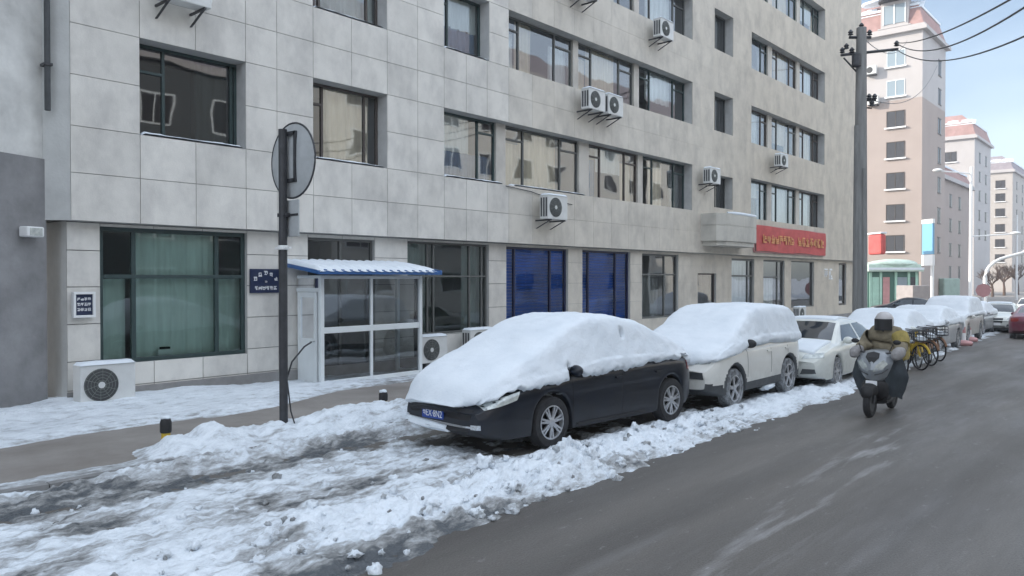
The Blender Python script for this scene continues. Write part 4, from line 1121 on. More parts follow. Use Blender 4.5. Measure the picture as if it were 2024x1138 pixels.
def car(name, label, cat, loc, rz, S, paint='car_dark', group='cars parked along the kerb', snow=None, glass=True, light=False, cladding=None, snowy_tyres=False, windows=None, front=True):
    P = empty(name, loc, rz, label=label, cat=cat, group=group)
    def mi(c, k, n):
        if c[2] < .24 and abs(c[1]) < S['W'] / 2 * .93: return 1
        for wx in S['wheels']:
            if math.hypot(c[0] - wx, c[2] - S['rw']) < S['arch'] - .0 and abs(c[1]) < S['W'] / 2 * .93: return 1
        if cladding and c[2] < interp(cladding, c[0]): return 2
        if cladding:
            for wx in S['wheels']:
                if math.hypot(c[0] - wx, c[2] - S['rw']) < S['arch'] + .055: return 2
        return 0
    mb = MB(); loft(mb, S, .05 if light else .035, mi)
    body = mb.build('body', [paint, 'under', 'cladding'], P, smooth=True, edge=40)
    sk = Skin(body); W2 = S['W'] / 2
    for wx in S['wheels']:
        for s_ in (1, -1): make_wheel(P, wx, s_ * (W2 - .115), S['rw'], .21, snowy_tyres, S.get('spokes', 7))
    if windows:
        for nm, kind, cs in windows:
            mb = MB(); sk.patch(mb, cs, kind, 14, 8, .004)
            mb.build(nm, 'car_glass', P, smooth=True, edge=30)
    return P, sk, body
def mirror(P, x, W2, z, paint):
    for s_ in (1, -1):
        mb = MB(); mb.blob((x, s_ * (W2 + .09), z), .11, nz=.05, seg=10, sc=(.62, 1.0, .72)); mb.tube([(x, s_ * (W2 - .06), z - .05), (x, s_ * (W2 + .05), z - .03)], .025)
        mb.build('mirror', paint, P, smooth=True)

# --- the dark sedan in front
SED = dict(L=4.85, W=1.80, rw=.335, arch=.385, wheels=(1.14, -1.58), er=.6, taper=.16, bow=.20, nose=.14, tumble=.42,
    bot=[(-2.31, .36), (-2.0, .23), (-1.0, .19), (1.0, .19), (2.0, .20), (2.31, .30)],
    top=[(-2.31, .80), (-2.24, .97), (-2.1, 1.03), (-1.75, 1.08), (-1.2, 1.30), (-.7, 1.42), (-.15, 1.46), (.3, 1.42), (.75, 1.22), (1.15, .99), (1.6, .90), (2.0, .80), (2.2, .70), (2.31, .56)],
    belt=[(-2.31, .74), (-2.1, .93), (-1.6, .96), (0, .92), (1.1, .87), (1.7, .80), (2.05, .72), (2.31, .52)])
for k_ in ('bot', 'top', 'belt'): SED[k_] = [(x * 1.05, z) for x, z in SED[k_]]
P, sk, body = car('parked_car', 'dark blue-black sedan buried under thick snow, nearest of the parked cars', 'car', (9.31, 7.07, .03), R(180 - 5.0), SED, 'car_dark',
    windows=[('side_window', 'L', [(-1.15, .97), (.75, .97), (.35, 1.30), (-.85, 1.33)]), ('side_window', 'R', [(-1.15, .97), (.75, .97), (.35, 1.30), (-.85, 1.33)]),
             ('windscreen', 'T', [(.38, -.52), (.38, .52), (1.05, .68), (1.05, -.68)]), ('rear_window', 'T', [(-1.0, -.5), (-1.0, .5), (-1.6, .6), (-1.6, -.6)])])
def fpatch(sk, P, name, m, kind, cs, nu=10, nv=6, off=.006, label=None):
    mb = MB(); sk.patch(mb, cs, kind, nu, nv, off); o = mb.build(name, m, P, smooth=True, edge=30); return tag(o, label)
for s_, K in ((1, 'L'), (-1, 'R')):
    o = fpatch(sk, P, 'headlight', 'lamp_glass', K, [(1.80, .70), (2.22, .60), (2.24, .70), (1.72, .80)], 10, 5, .008)
    fpatch(sk, P, 'tail_light', 'tail_red', K, [(-2.18, .76), (-2.02, .78), (-2.02, .92), (-2.18, .91)], 8, 5, .008)
    fpatch(sk, P, 'fog_lamp', 'chrome', 'F', [(s_ * .62, .36), (s_ * .74, .36), (s_ * .74, .42), (s_ * .62, .42)], 5, 4, .01)
    fpatch(sk, P, 'indicator', 'lamp_glass', K, [(.96, .67), (1.04, .67), (1.04, .70), (.96, .70)], 4, 3, .012)
    fpatch(sk, P, 'sill', 'black', K, [(-.90, .24), (.94, .24), (.94, .275), (-.90, .275)], 14, 3, .012)
    for x in (.74, -.34): fpatch(sk, P, 'door_gap', 'under', K, [(x, .32), (x + .012, .32), (x + .012, .90), (x, .90)], 3, 12, .0015)
    for x in (-.16, -1.12): fpatch(sk, P, 'door_handle', 'car_dark', K, [(x - .16, .80), (x, .80), (x, .83), (x - .16, .83)], 6, 3, .03)
fpatch(sk, P, 'grille', 'black', 'F', [(-.58, .46), (.58, .46), (.62, .60), (-.62, .60)], 16, 5, .005)
fpatch(sk, P, 'lower_grille', 'black', 'F', [(-.52, .26), (.52, .26), (.60, .36), (-.60, .36)], 16, 5, .005)
fpatch(sk, P, 'bumper_trim', 'chrome', 'F', [(-.70, .375), (.70, .375), (.72, .40), (-.72, .40)], 22, 3, .012)
fpatch(sk, P, 'bumper_snow', 'snow', 'F', [(-.55, .30), (.28, .30), (.20, .37), (-.62, .40)], 20, 5, .055)
mirror(P, .72, .84, .98, 'car_dark')
hx = sk.hit((4, 0, .5), (-1, 0, 0)).x
pl_ = MB(); pl_.box(hx + .02, hx + .036, -.34, .10, .405, .545); pp = pl_.build('number_plate', 'plate_blue', P, bevel=.004)
me = text_mesh('EX\u00b78N2', .125, .002); tx = bpy.data.objects.new('plate_lettering', me); COL.objects.link(tx); me.materials.clear(); me.materials.append(M['white'])
tx.parent = pp; tx.location = (hx + .0385, -.09, .475); tx.rotation_euler = (R(90), 0, R(90)); tx.scale = (.82, 1, 1)
mb = MB(); glyphs(mb, -.325, -.25, .43, .52, 1, lambda x, z, d: (hx + .0365 + .003 * d, x, z), seed=3, th=.12); mb.build('plate_emblem', 'white', pp)
SN = dict(SED); SN.update(W=1.88, L=4.95, arch=.0, tumble=.22, taper=.2, nose=.25, bot=[(-2.52, 0.42), (2.52, 0.42)],
    top=[(-2.48, 0.98), (-2.36, 1.10), (-2.10, 1.18), (-1.58, 1.36), (-0.95, 1.60), (-0.37, 1.71), (0.11, 1.71), (0.53, 1.64), (0.95, 1.47), (1.37, 1.27), (1.78, 1.13), (2.10, 1.01), (2.31, 0.90), (2.42, 0.76), (2.48, 0.60)],
    belt=[(-2.48, 0.90), (-2.10, 1.02), (-1.26, 1.10), (0.00, 1.12), (1.05, 1.00), (1.78, 0.92), (2.21, 0.78), (2.48, 0.56)])
def line_sed(x, y):
    x = x / 1.05
    side = interp([(-2.36, .98), (-2.1, .96), (-1.95, .84), (-1.8, .96), (-1.0, .965), (-.62, .90), (-.2, .885), (.3, .87), (.62, .86), (.95, .80), (1.25, .84), (1.5, .79), (1.75, .80), (2.0, .74), (2.2, .62), (2.36, .50)], x)
    front = interp([(-.95, .55), (-.3, .575), (.25, .575), (.5, .58), (.62, .62), (.8, .70), (.95, .74)], y)
    return lerp(side, front, sstep(1.9, 2.1, x))
def hole_sed(x, y, z):
    if y < .3: return False
    if (x + .42) ** 2 + (z - 1.44) ** 2 < .0016: return True
    j = .05 * fbm(x * 9, z * 9, 3, 3)
    if .52 < x < .84 and z < .90 + (x - .52) * .62 + j: return True
    return -2.05 < x < -1.80 and z < 1.04 + j
snow_shell(SN, P, line_sed, .055, 2.0, hole_sed)

# --- the white SUV behind it
SUV = dict(spokes=5, L=4.30, W=1.82, rw=.345, arch=.40, wheels=(1.20, -1.24), er=.55, taper=.14, bow=.16, nose=.12, tumble=.30,
    bot=[(-2.15, .38), (-1.8, .25), (1.8, .25), (2.15, .36)],
    top=[(-2.15, .95), (-2.10, 1.15), (-1.95, 1.45), (-1.7, 1.64), (-1.0, 1.70), (0, 1.70), (.35, 1.64), (.8, 1.36), (1.12, 1.12), (1.7, 1.03), (2.0, .94), (2.15, .72)],
    belt=[(-2.15, .90), (-1.9, 1.04), (0, 1.00), (1.1, .98), (1.8, .92), (2.15, .66)])
zs = gz(14)
P, sk, body = car('parked_suv', 'white SUV thick with snow, second in the parked row behind the dark sedan', 'SUV', (14.15, 6.90, zs + .02), R(180), SUV, 'car_white', cladding=[(-2.2, .50), (-1.5, .42), (1.5, .40), (2.2, .52)], snowy_tyres=True,
    windows=[('side_window', 'L', [(-1.75, 1.06), (.72, 1.06), (.40, 1.50), (-1.6, 1.52)]), ('side_window', 'R', [(-1.75, 1.06), (.72, 1.06), (.40, 1.50), (-1.6, 1.52)]),
             ('windscreen', 'T', [(.42, -.60), (.42, .60), (1.05, .72), (1.05, -.72)])])
for s_, K in ((1, 'L'), (-1, 'R')):
    fpatch(sk, P, 'headlight', 'lamp_glass', 'F', [(s_ * .42, .80), (s_ * .76, .82), (s_ * .78, .93), (s_ * .46, .90)], 8, 5, .01)
    fpatch(sk, P, 'fog_lamp', 'cladding', 'F', [(s_ * .42, .56), (s_ * .72, .56), (s_ * .70, .68), (s_ * .46, .68)], 8, 5, .01)
    for x in (.70, -.35, -1.15): fpatch(sk, P, 'door_gap', 'cladding', K, [(x, .50), (x + .012, .50), (x + .012, 1.0), (x, 1.0)], 3, 12, .0015)
    for x in (-.14, -1.0): fpatch(sk, P, 'door_handle', 'car_white', K, [(x - .17, .90), (x, .90), (x, .93), (x - .17, .93)], 6, 3, .03)
fpatch(sk, P, 'grille', 'black', 'F', [(-.34, .76), (.34, .76), (.38, .90), (-.38, .90)], 12, 5, .005)
mirror(P, .70, .86, 1.10, 'black')
SN = dict(SUV); SN.update(W=1.90, L=4.40, arch=.0, tumble=.16, nose=.25, bot=[(-2.3, .44), (2.3, .44)],
    top=[(-2.20, 1.25), (-2.12, 1.45), (-1.9, 1.64), (-1.5, 1.75), (-.8, 1.79), (0, 1.77), (.35, 1.70), (.8, 1.46), (1.2, 1.28), (1.7, 1.14), (2.0, 1.03), (2.15, .84), (2.2, .66)],
    belt=[(-2.20, 1.1), (-1.9, 1.2), (0, 1.24), (1.1, 1.14), (1.8, 1.0), (2.2, .62)])
def line_suv(x, y):
    side = interp([(-2.2, 1.05), (-1.6, 1.0), (-.3, 1.06), (.55, 1.03), (.8, .98), (1.2, .92), (1.7, .86), (2.2, .8)], x)
    front = interp([(-.95, .60), (-.2, .62), (.35, .72), (.6, .80), (.95, .84)], y)
    return lerp(side, front, sstep(1.8, 2.05, x))
snow_shell(SN, P, line_suv, .03, 9.0)
mb = MB(); mb.blob((-.35, .80, .22), .14, nz=.5, seg=8, sc=(2.2, .7, .5)); mb.build('sill_snow', 'snow', P, smooth=True)

# --- white sedan with a clear windscreen, third
S3 = dict(SED); S3.update(L=4.70, W=1.82, wheels=(1.30, -1.30), rw=.325, arch=.37, bot=[(-2.35, .36), (-2.0, .23), (2.0, .20), (2.35, .30)], top=[(-2.35, .80), (-2.25, .98), (-2.0, 1.04), (-1.6, 1.12), (-1.0, 1.34), (-.5, 1.42), (.0, 1.43), (.3, 1.38), (.75, 1.20), (1.18, .98), (1.6, .92), (2.1, .82), (2.27, .74), (2.35, .60)],
    belt=[(-2.35, .74), (-2.1, .93), (-1.6, .95), (0, .92), (1.1, .89), (1.7, .84), (2.1, .76), (2.35, .56)], nose=.12, bow=.2)
def plain_sedan(label, loc, rz, paint, group='cars parked along the kerb', name='parked_car', S=S3, light=True, dusting=True, cat='car'):
    P, sk, body = car(name, label, cat, loc, rz, S, paint, group=group, light=light, snowy_tyres=True,
        windows=[('side_window', K, [(-1.45, .97), (.82, .96), (.35, 1.28), (-1.05, 1.30)]) for K in 'LR'] +
                [('windscreen', 'T', [(.38, -.56), (.38, .56), (1.12, .70), (1.12, -.70)]), ('rear_window', 'T', [(-.95, -.5), (-.95, .5), (-1.6, .6), (-1.6, -.6)])])
    for s_, K in ((1, 'L'), (-1, 'R')):
        fpatch(sk, P, 'headlight', 'lamp_glass', 'F', [(s_ * .46, .66), (s_ * .84, .68), (s_ * .82, .79), (s_ * .50, .75)], 8, 5, .01)
        fpatch(sk, P, 'tail_light', 'tail_red', 'B', [(s_ * .50, .76), (s_ * .80, .76), (s_ * .80, .90), (s_ * .50, .90)], 6, 4, .01)
        fpatch(sk, P, 'fog_lamp', 'cladding', 'F', [(s_ * .44, .34), (s_ * .74, .36), (s_ * .72, .45), (s_ * .48, .45)], 6, 4, .008)
        fpatch(sk, P, 'pillar', paint, K, [(-.36, .96), (-.28, .96), (-.28, 1.30), (-.36, 1.30)], 3, 8, .009)
    fpatch(sk, P, 'grille', 'cladding', 'F', [(-.28, .50), (.28, .50), (.33, .74), (-.33, .74)], 10, 6, .008)
    fpatch(sk, P, 'lower_grille', 'black', 'F', [(-.40, .28), (.40, .28), (.40, .38), (-.40, .38)], 10, 4, .006)
    hx = sk.hit((4, 0, .42), (-1, 0, 0)).x
    mb = MB(); mb.box(hx + .006, hx + .02, -.22, .22, .40, .52); mb.build('number_plate', 'plate_blue' if not dusting else 'white', P)
    mirror(P, .78, .86, .98, paint)
    return P, sk
P, sk = plain_sedan('white sedan with a bare dark windscreen, third in the parked row behind the SUV', (18.5, 6.58, gz(19) + .02), R(181), 'car_pearl', light=False)
mb = MB()
sk.patch(mb, [(1.22, -.72), (1.22, .72), (2.12, .66), (2.12, -.66)], 'T', 20, 14, .035); mb.build('bonnet_snow', 'snow', P, smooth=True, edge=0)
mb = MB(); sk.patch(mb, [(-.6, -.52), (-.6, .52), (.25, .52), (.25, -.52)], 'T', 12, 10, .03); mb.build('roof_snow', 'snow', P, smooth=True, edge=0)

# --- cars further back that are all snow
def snow_car(label, loc, rz, paint, S=None, name='parked_car', seed=1.0, low=.55, group='cars parked along the kerb', cat='car'):
    S = S or S3
    P, sk, body = car(name, label, cat, loc, rz, S, paint, group=group, light=True, snowy_tyres=True,
        windows=[('side_window', K, [(-1.3, .98), (.8, .98), (.35, 1.28), (-1.05, 1.30)]) for K in 'LR'])
    mirror(P, .78, .86, 1.0, paint)
    for s_ in (1, -1): fpatch(sk, P, 'headlight', 'lamp_glass', 'F', [(s_ * .48, .66), (s_ * .82, .68), (s_ * .82, .76), (s_ * .50, .74)], 6, 4, .01)
    Q = dict(S); Q.update(W=S['W'] + .1, L=S['L'] + .1, arch=.0, tumble=S.get('tumble', .4) * .55, nose=.25, bot=[(-2.4, .44), (2.4, .44)],
        top=[(x * 1.01, z + .11) for x, z in S['top']], belt=[(x * 1.01, z + .16) for x, z in S['belt']])
    snow_shell(Q, P, lambda x, y: lerp(low + .30, low, sstep(1.6, 2.1, abs(x))), .05, seed, step=.06)
    return P
snow_car('snow-covered pale car half hidden behind the scooter rider, fourth in the parked row', (24.4, 6.75, gz(24)), R(181), 'car_pearl', seed=3)
snow_car('snow-covered car behind the yellow bicycles, fifth in the parked row', (30.2, 7.1, gz(30)), R(179), 'car_silver', seed=5)
snow_car('wide snow-covered car further back behind the bicycles, sixth in the parked row', (36.6, 7.5, gz(36)), R(180), 'car_white', SUV, 'parked_suv', seed=7, low=.7, cat='SUV')
snow_car('small far car in the parked row with snow on roof and bonnet', (42.6, 8.0, gz(42)), R(180), 'car_silver', seed=11)
plain_sedan('black car seen from the side in front of the green shop', (56, 14.0, gz(56) + .02), R(104), 'car_dark', group='cars in the far background', light=True)
plain_sedan('far silver car with a white roof left of the tall white lamp post', (66.0, 13.4, gz(66)), R(150), 'car_silver', group='cars in the far background')
P, sk = plain_sedan('oncoming white car with snow on its roof at the far end of the road', (46.0, 7.2, gz(46)), R(184), 'car_pearl', group='cars driving on the road', name='moving_car')
mb = MB(); sk.patch(mb, [(-.7, -.52), (-.7, .52), (.25, .52), (.25, -.52)], 'T', 10, 8, .05); mb.build('roof_snow', 'snow', P, smooth=True)
plain_sedan('dark red car cut off by the right edge of the picture', (41.3, 5.05, gz(41)), R(3), 'car_red', group='cars driving on the road', name='moving_car')
plain_sedan('far pale car beyond the white oncoming one', (62, 7.9, gz(62)), R(184), 'car_white', group='cars driving on the road', name='moving_car')

# ================================================================== SCOOTER AND RIDER
def skinned(name, joints, bones, radii, material, parent, levels=2, root=0):
    me = bpy.data.meshes.new(name); me.from_pydata([Vector(j) for j in joints], bones, [])
    o = bpy.data.objects.new(name, me); COL.objects.link(o); o.parent = parent
    me.materials.append(M[material])
    sm = o.modifiers.new('skin', 'SKIN'); sm.use_smooth_shade = True
    for i, v in enumerate(me.skin_vertices[0].data):
        r = radii[i]; v.radius = r if isinstance(r, tuple) else (r, r); v.use_root = (i == root)
    ss = o.modifiers.new('sub', 'SUBSURF'); ss.levels = ss.render_levels = levels
    return o
SCX, SCY = 14.3, 3.97
sc = empty('motor_scooter', (SCX, SCY, gz(14)), R(180), label='silver and black scooter coming towards us on the road beside the snow', cat='scooter', )
for x, nm in ((.66, 'front'), (-.58, 'rear')):
    w = empty('wheel', (x, 0, .235)); w.parent = sc
    mb = MB(); n = 28; mb.lathe((0, 0, 0), [(.14, -.045), (.20, -.055), (.235, -.03), (.238, 0), (.235, .03), (.20, .055), (.14, .045)], 'y', n, caps=False); mb.build('tyre', 'rubber', w, smooth=True)
    mb = MB(); mb.lathe((0, 0, 0), [(.145, -.04), (.04, -.03), (.04, .03), (.145, .04)], 'y', n); mb.build('rim', 'ac_dark', w, smooth=True)
def loftx(mb, secs, n=20, mi=0):
    """secs: (x, zc, half width, half height) super-ellipse sections along x"""
    vs = []
    for x, zc, a, b in secs:
        for k in range(n):
            t = 2 * math.pi * k / n; c, s = math.cos(t), math.sin(t)
            vs.append((x, a * math.copysign(abs(c) ** .75, c), zc + b * math.copysign(abs(s) ** .75, s)))
    m_ = len(secs)
    fs = [(i * n + k, i * n + (k + 1) % n, (i + 1) * n + (k + 1) % n, (i + 1) * n + k) for i in range(m_ - 1) for k in range(n)] + [tuple(range(n))[::-1], tuple(range((m_ - 1) * n, m_ * n))]
    return mb.add(vs, fs, mi)
mb = MB(); loftx(mb, [(.90, .42, .03, .03), (.86, .43, .09, .10), (.70, .47, .11, .10), (.52, .44, .10, .09), (.44, .38, .07, .06)]); mb.build('front_fender', 'black', sc, smooth=True)
mb = MB(); secs = []
for z, xf, hw in ((.50, .44, .07), (.56, .54, .13), (.66, .60, .19), (.78, .63, .245), (.90, .60, .285), (1.00, .53, .27), (1.06, .46, .20), (1.09, .42, .10)):
    secs.append([(xf - .34, -hw * .9, z), (xf - .20, -hw, z), (xf - .085, -hw * .72, z), (xf - .02, -hw * .30, z), (xf, 0, z), (xf - .02, hw * .30, z), (xf - .085, hw * .72, z), (xf - .20, hw, z), (xf - .34, hw * .9, z)])
mb.grid(9, len(secs), lambda i, j: secs[j][i])
mb.add(secs[-1], [tuple(range(9))]); mb.add(secs[0], [tuple(range(9))[::-1]])
fa = mb.build('front_fairing', 'fairing', sc, smooth=True, edge=22)
for s_ in (1, -1):
    mb = MB(); q = [(.626, .035, .745), (.560, .165, .80), (.515, .235, .885), (.545, .17, .945), (.600, .07, .86)]
    q = [(x, s_ * y, z) for x, y, z in q]; mb.add(q + [(x - .06, y, z) for x, y, z in q], [(0, 1, 2, 3, 4), (5, 9, 8, 7, 6)] + [(k, 5 + k, 5 + (k + 1) % 5, (k + 1) % 5) for k in range(5)])
    mb.build('headlight', 'lamp_glass', sc)
    mb = MB(); mb.tube([(.60, s_ * .05, .70), (.56, s_ * .16, .735), (.50, s_ * .235, .80)], .009, 6); mb.build('trim_strip', 'cladding', sc, smooth=True)
mb = MB(); q = [(.612, 0, .84), (.565, .10, .985), (.50, .09, 1.05), (.485, 0, 1.075), (.50, -.09, 1.05), (.565, -.10, .985)]
mb.add(q + [(x - .05, y, z) for x, y, z in q], [tuple(range(6)), tuple(range(6, 12))[::-1]] + [(k, 6 + k, 6 + (k + 1) % 6, (k + 1) % 6) for k in range(6)]); mb.build('dark_visor_panel', 'black', fa)
mb = MB(); loftx(mb, [(.56, .50, .10, .10), (.48, .46, .19, .16), (.40, .44, .22, .18), (.32, .40, .20, .14)]); mb.build('leg_shield', 'black', sc, smooth=True)
mb = MB(); mb.box(.585, .595, -.09, .09, .52, .60); mb.build('number_plate', 'white', sc, bevel=.004)
mb = MB(); loftx(mb, [(.34, .24, .18, .05), (0, .23, .18, .06), (-.25, .30, .17, .10), (-.5, .45, .17, .18), (-.85, .55, .12, .12), (-.95, .58, .04, .05)]); mb.build('rear_body', 'black', sc, smooth=True)
mb = MB(); loftx(mb, [(-.05, .70, .08, .04), (-.15, .73, .14, .06), (-.5, .75, .15, .07), (-.85, .78, .13, .06), (-.95, .78, .05, .03)]); mb.build('seat', 'black', sc, smooth=True)
mb = MB(); mb.tube([(.66, .06, .24), (.52, .06, .60)], .022); mb.tube([(.66, -.06, .24), (.52, -.06, .60)], .022); mb.build('fork', 'metal_dark', sc, smooth=True)
mb = MB(); mb.tube([(.30, -.36, 1.06), (.36, -.2, 1.05), (.38, 0, 1.03), (.36, .2, 1.05), (.30, .36, 1.06)], .016); mb.build('handlebar', 'metal_dark', sc, smooth=True)
for s_ in (1, -1):
    mb = MB(); mb.tube([(.38, s_ * .22, 1.07), (.36, s_ * .27, 1.20)], .008); mb.blob((.36, s_ * .33, 1.235), .065, nz=0, seg=8, sc=(.3, 1, .62)); mb.build('rear_view_mirror', 'black', sc, smooth=True)
    mb = MB(); loftx(mb, [(.46, 1.02, .03, .04), (.42, 1.03, .075, .085), (.30, 1.04, .09, .095), (.16, 1.06, .085, .09), (.08, 1.07, .07, .07)])
    mb.v = [(x, y + s_ * .33, z) for x, y, z in mb.v]; tag(mb.build('handlebar_mitt', 'quilt_light', sc, smooth=True))
# the windproof quilt hung over the front, bulging on both sides
mb = MB(); n = 34
def quilt(i, j):
    t = i / (n - 1) * 2 - 1; v = j / 13
    y = t * (.34 + .10 * math.sin(math.pi * min(1, v * 1.1)) * (1 + .08 * math.sin(v * 17)))
    x = .50 - .34 * abs(t) ** 2.2 - .10 * v - .02 * math.sin(t * 14)
    z = 1.02 - .05 * abs(t) - v * (.70 - .12 * (1 - abs(t)))
    return (x - .15 * (abs(t) < .0), y, z + .015 * math.sin(t * 21 + v * 3))
mb.grid(n, 14, lambda i, j: quilt(i, j))
mb.grid(n, 14, lambda i, j: (quilt(i, j)[0] - .035, quilt(i, j)[1] * .93, quilt(i, j)[2]))
# keep the middle open for the fairing: drop faces near the centre line of both sheets
keep = [k for k, f in enumerate(mb.f) if abs(sum(mb.v[q][1] for q in f) / 4) > .17]
mb.f = [mb.f[k] for k in keep]; mb.m = [mb.m[k] for k in keep]; mb.c = [mb.c[k] for k in keep]
mb.build('windproof_quilt', 'quilt', sc, smooth=True, edge=0)
mb = MB(); mb.box(-.98, -.66, -.20, .20, .84, 1.16); mb.build('top_box', 'yellow_cloth', sc, bevel=.03)

rd_ = empty('person', (SCX + .28, SCY, gz(14)), R(180), label='scooter rider in a pale helmet and bulky olive jacket leaning on the handlebars', cat='person')
J = [(0, 0, .86), (.01, 0, 1.05), (.04, 0, 1.24), (.08, 0, 1.36), (.11, 0, 1.45),
     (.08, .19, 1.33), (.22, .30, 1.15), (.46, .33, 1.07),
     (.08, -.19, 1.33), (.22, -.30, 1.15), (.46, -.33, 1.07),
     (.10, .12, .84), (.48, .19, .80), (.50, .19, .42), (.50, .19, .34),
     (.10, -.12, .84), (.48, -.19, .80), (.50, -.19, .42), (.50, -.19, .34)]
Bn = [(0, 1), (1, 2), (2, 3), (3, 4), (3, 5), (5, 6), (6, 7), (3, 8), (8, 9), (9, 10), (0, 11), (11, 12), (12, 13), (13, 14), (0, 15), (15, 16), (16, 17), (17, 18)]
Rd = [(.20, .19), (.24, .22), (.27, .23), (.22, .19), .095, .155, .125, .08, .155, .125, .08, .12, .09, .06, .05, .12, .09, .06, .05]
bo = skinned('body', J, Bn, Rd, 'olive', rd_, 3)
tx_ = bpy.data.textures.new('folds', 'CLOUDS'); tx_.noise_scale = .16
dm = bo.modifiers.new('folds', 'DISPLACE'); dm.texture = tx_; dm.strength = .05; dm.mid_level = .5
mb = MB(); mb.blob((.17, 0, 1.545), .125, nz=0, seg=12, sc=(1.08, .94, 1.0)); hd_ = mb.build('head', 'skin', rd_, smooth=True)
mb = MB(); mb.lathe((.155, 0, 1.565), [(.001, .155), (.06, .148), (.11, .115), (.145, .05), (.15, -.02), (.146, -.07), (.136, -.10)], 'z', 24)
mb.build('helmet', 'helmet', rd_, smooth=True)
mb = MB(); nn = 14
mb.grid(nn, 8, lambda i, j: (.155 + (.162) * math.cos((i / (nn - 1) - .5) * 2.3), (.158) * math.sin((i / (nn - 1) - .5) * 2.3), 1.60 - j * .028 ))
mb.build('visor', 'black', rd_, smooth=True)
mb = MB(); mb.tube([(.14, .07, 1.42), (.19, 0, 1.405), (.14, -.07, 1.42), (.05, -.08, 1.42), (.01, 0, 1.43), (.05, .08, 1.42), (.14, .07, 1.42)], .05, 10); mb.build('scarf', 'black', rd_, smooth=True)
mb = MB(); mb.tube([(.11, .225, 1.31), (.17, .275, 1.235), (.23, .31, 1.16)], [.145, .138, .118], 14); mb.build('yellow_sleeve', 'yellow_cloth', rd_, smooth=True)
for s_ in (1, -1):
    for q, (a, b) in enumerate(((0, .075), (.018, .085), (.036, .080), (.054, .065))):
        pass
    hj = [(.46, s_ * .33, 1.07), (.50, s_ * .33, 1.065), (.54, s_ * .33, 1.06)]
    hb = [(0, 1), (1, 2)]; hr = [.03, .035, .032]
    for k, yy in enumerate((-.03, -.01, .01, .03)):
        n0 = len(hj); hj += [(.565, s_ * .33 + yy, 1.06), (.59, s_ * .33 + yy, 1.045), (.59, s_ * .33 + yy, 1.02)]; hb += [(2, n0), (n0, n0 + 1), (n0 + 1, n0 + 2)]; hr += [.011, .010, .009]
    n0 = len(hj); hj += [(.52, s_ * .33 - s_ * .04, 1.05), (.55, s_ * .33 - s_ * .05, 1.03)]; hb += [(1, n0), (n0, n0 + 1)]; hr += [.012, .010]
    o = skinned('glove', hj, hb, hr, 'black', rd_, 1)
for s_ in (1, -1):
    mb = MB(); loftx(mb, [(.66, .31, .03, .03), (.62, .32, .05, .045), (.5, .33, .05, .055), (.42, .33, .045, .05)]); mb.v = [(x, y + s_ * .16, z - .02) for x, y, z in mb.v]; mb.build('boot', 'black', rd_, smooth=True)
# ================================================================== BICYCLES
def make_bike(loc, rz, label, frame='yellow'):
    t = empty('bicycle', loc, rz, label=label, cat='bicycle', group='shared bicycles parked in the snow')
    for x in (-.50, .50):
        w = empty('wheel', (x, 0, .32)); w.parent = t
        mb = MB(); n = 28; mb.tube([(.31 * math.cos(2 * math.pi * i / n), 0, .31 * math.sin(2 * math.pi * i / n)) for i in range(n + 1)], .022, 7); mb.build('tyre', 'rubber', w, smooth=True)
        mb = MB()
        for i in range(9): a = math.pi * i / 9; mb.tube([(-.3 * math.cos(a), 0, -.3 * math.sin(a)), (.3 * math.cos(a), 0, .3 * math.sin(a))], .003, 4)
        mb.cyl((0, -.05, 0), (0, .05, 0), .025); mb.build('spokes', 'metal_grey', w)
    mb = MB(); A, B, C, D = (-.50, 0, .32), (-.18, 0, .72), (-.08, 0, .28), (.36, 0, .74)
    for a, b in ((A, C), (C, B), (A, B), (C, D), (B, (.34, 0, .66)), (D, (.50, 0, .32)), (D, (.32, 0, .98))): mb.tube([a, b], .024, 8)
    mb.build('frame', frame, t, smooth=True)
    for x in (-.50, .50):
        mb = MB(); mb.tube([(x + .36 * math.cos(a), 0, .32 + .36 * math.sin(a)) for a in [R(20 + 16 * k) for k in range(9)]], .03, 6); mb.build('mudguard', frame, t, smooth=True)
    mb = MB(); mb.tube([(.30, -.28, 1.02), (.33, -.12, 1.0), (.33, .12, 1.0), (.30, .28, 1.02)], .014, 6); mb.build('handlebar', 'metal_dark', t, smooth=True)
    mb = MB(); mb.tube([B, (-.22, 0, .86)], .016); mb.blob((-.24, 0, .89), .11, nz=0, seg=8, sc=(1.2, .8, .35)); mb.build('saddle', 'black', t, smooth=True)
    mb = MB()
    for z in (.76, .84, .92, 1.0):
        mb.tube([(.40, -.14, z), (.66, -.16, z), (.66, .16, z), (.40, .14, z), (.40, -.14, z)], .008, 5)
    for x, y in ((.42, -.14), (.54, -.15), (.66, -.16), (.66, -.05), (.66, .05), (.66, .16), (.54, .15), (.42, .14)): mb.tube([(x, y, .74), (x, y, 1.0)], .007, 5)
    mb.box(.41, .65, -.14, .14, .735, .745); mb.build('basket', 'metal_dark', t)
    mb = MB(); mb.blob((.53, 0, .80), .12, nz=.3, seg=8, sc=(1, 1.1, .6)); mb.build('basket_snow', 'snow', t, smooth=True)
    return t
bl = ['yellow bicycle just behind the scooter rider, nearest of the parked bicycles', 'second yellow bicycle behind the rider, its basket towards the road', 'yellow bicycle in the middle of the parked bicycles',
      'rusty brown bicycle among the yellow ones', 'rusty brown bicycle second from the far end of the row', 'farthest of the parked bicycles, brown and snow-dusted']
b0 = b1 = None
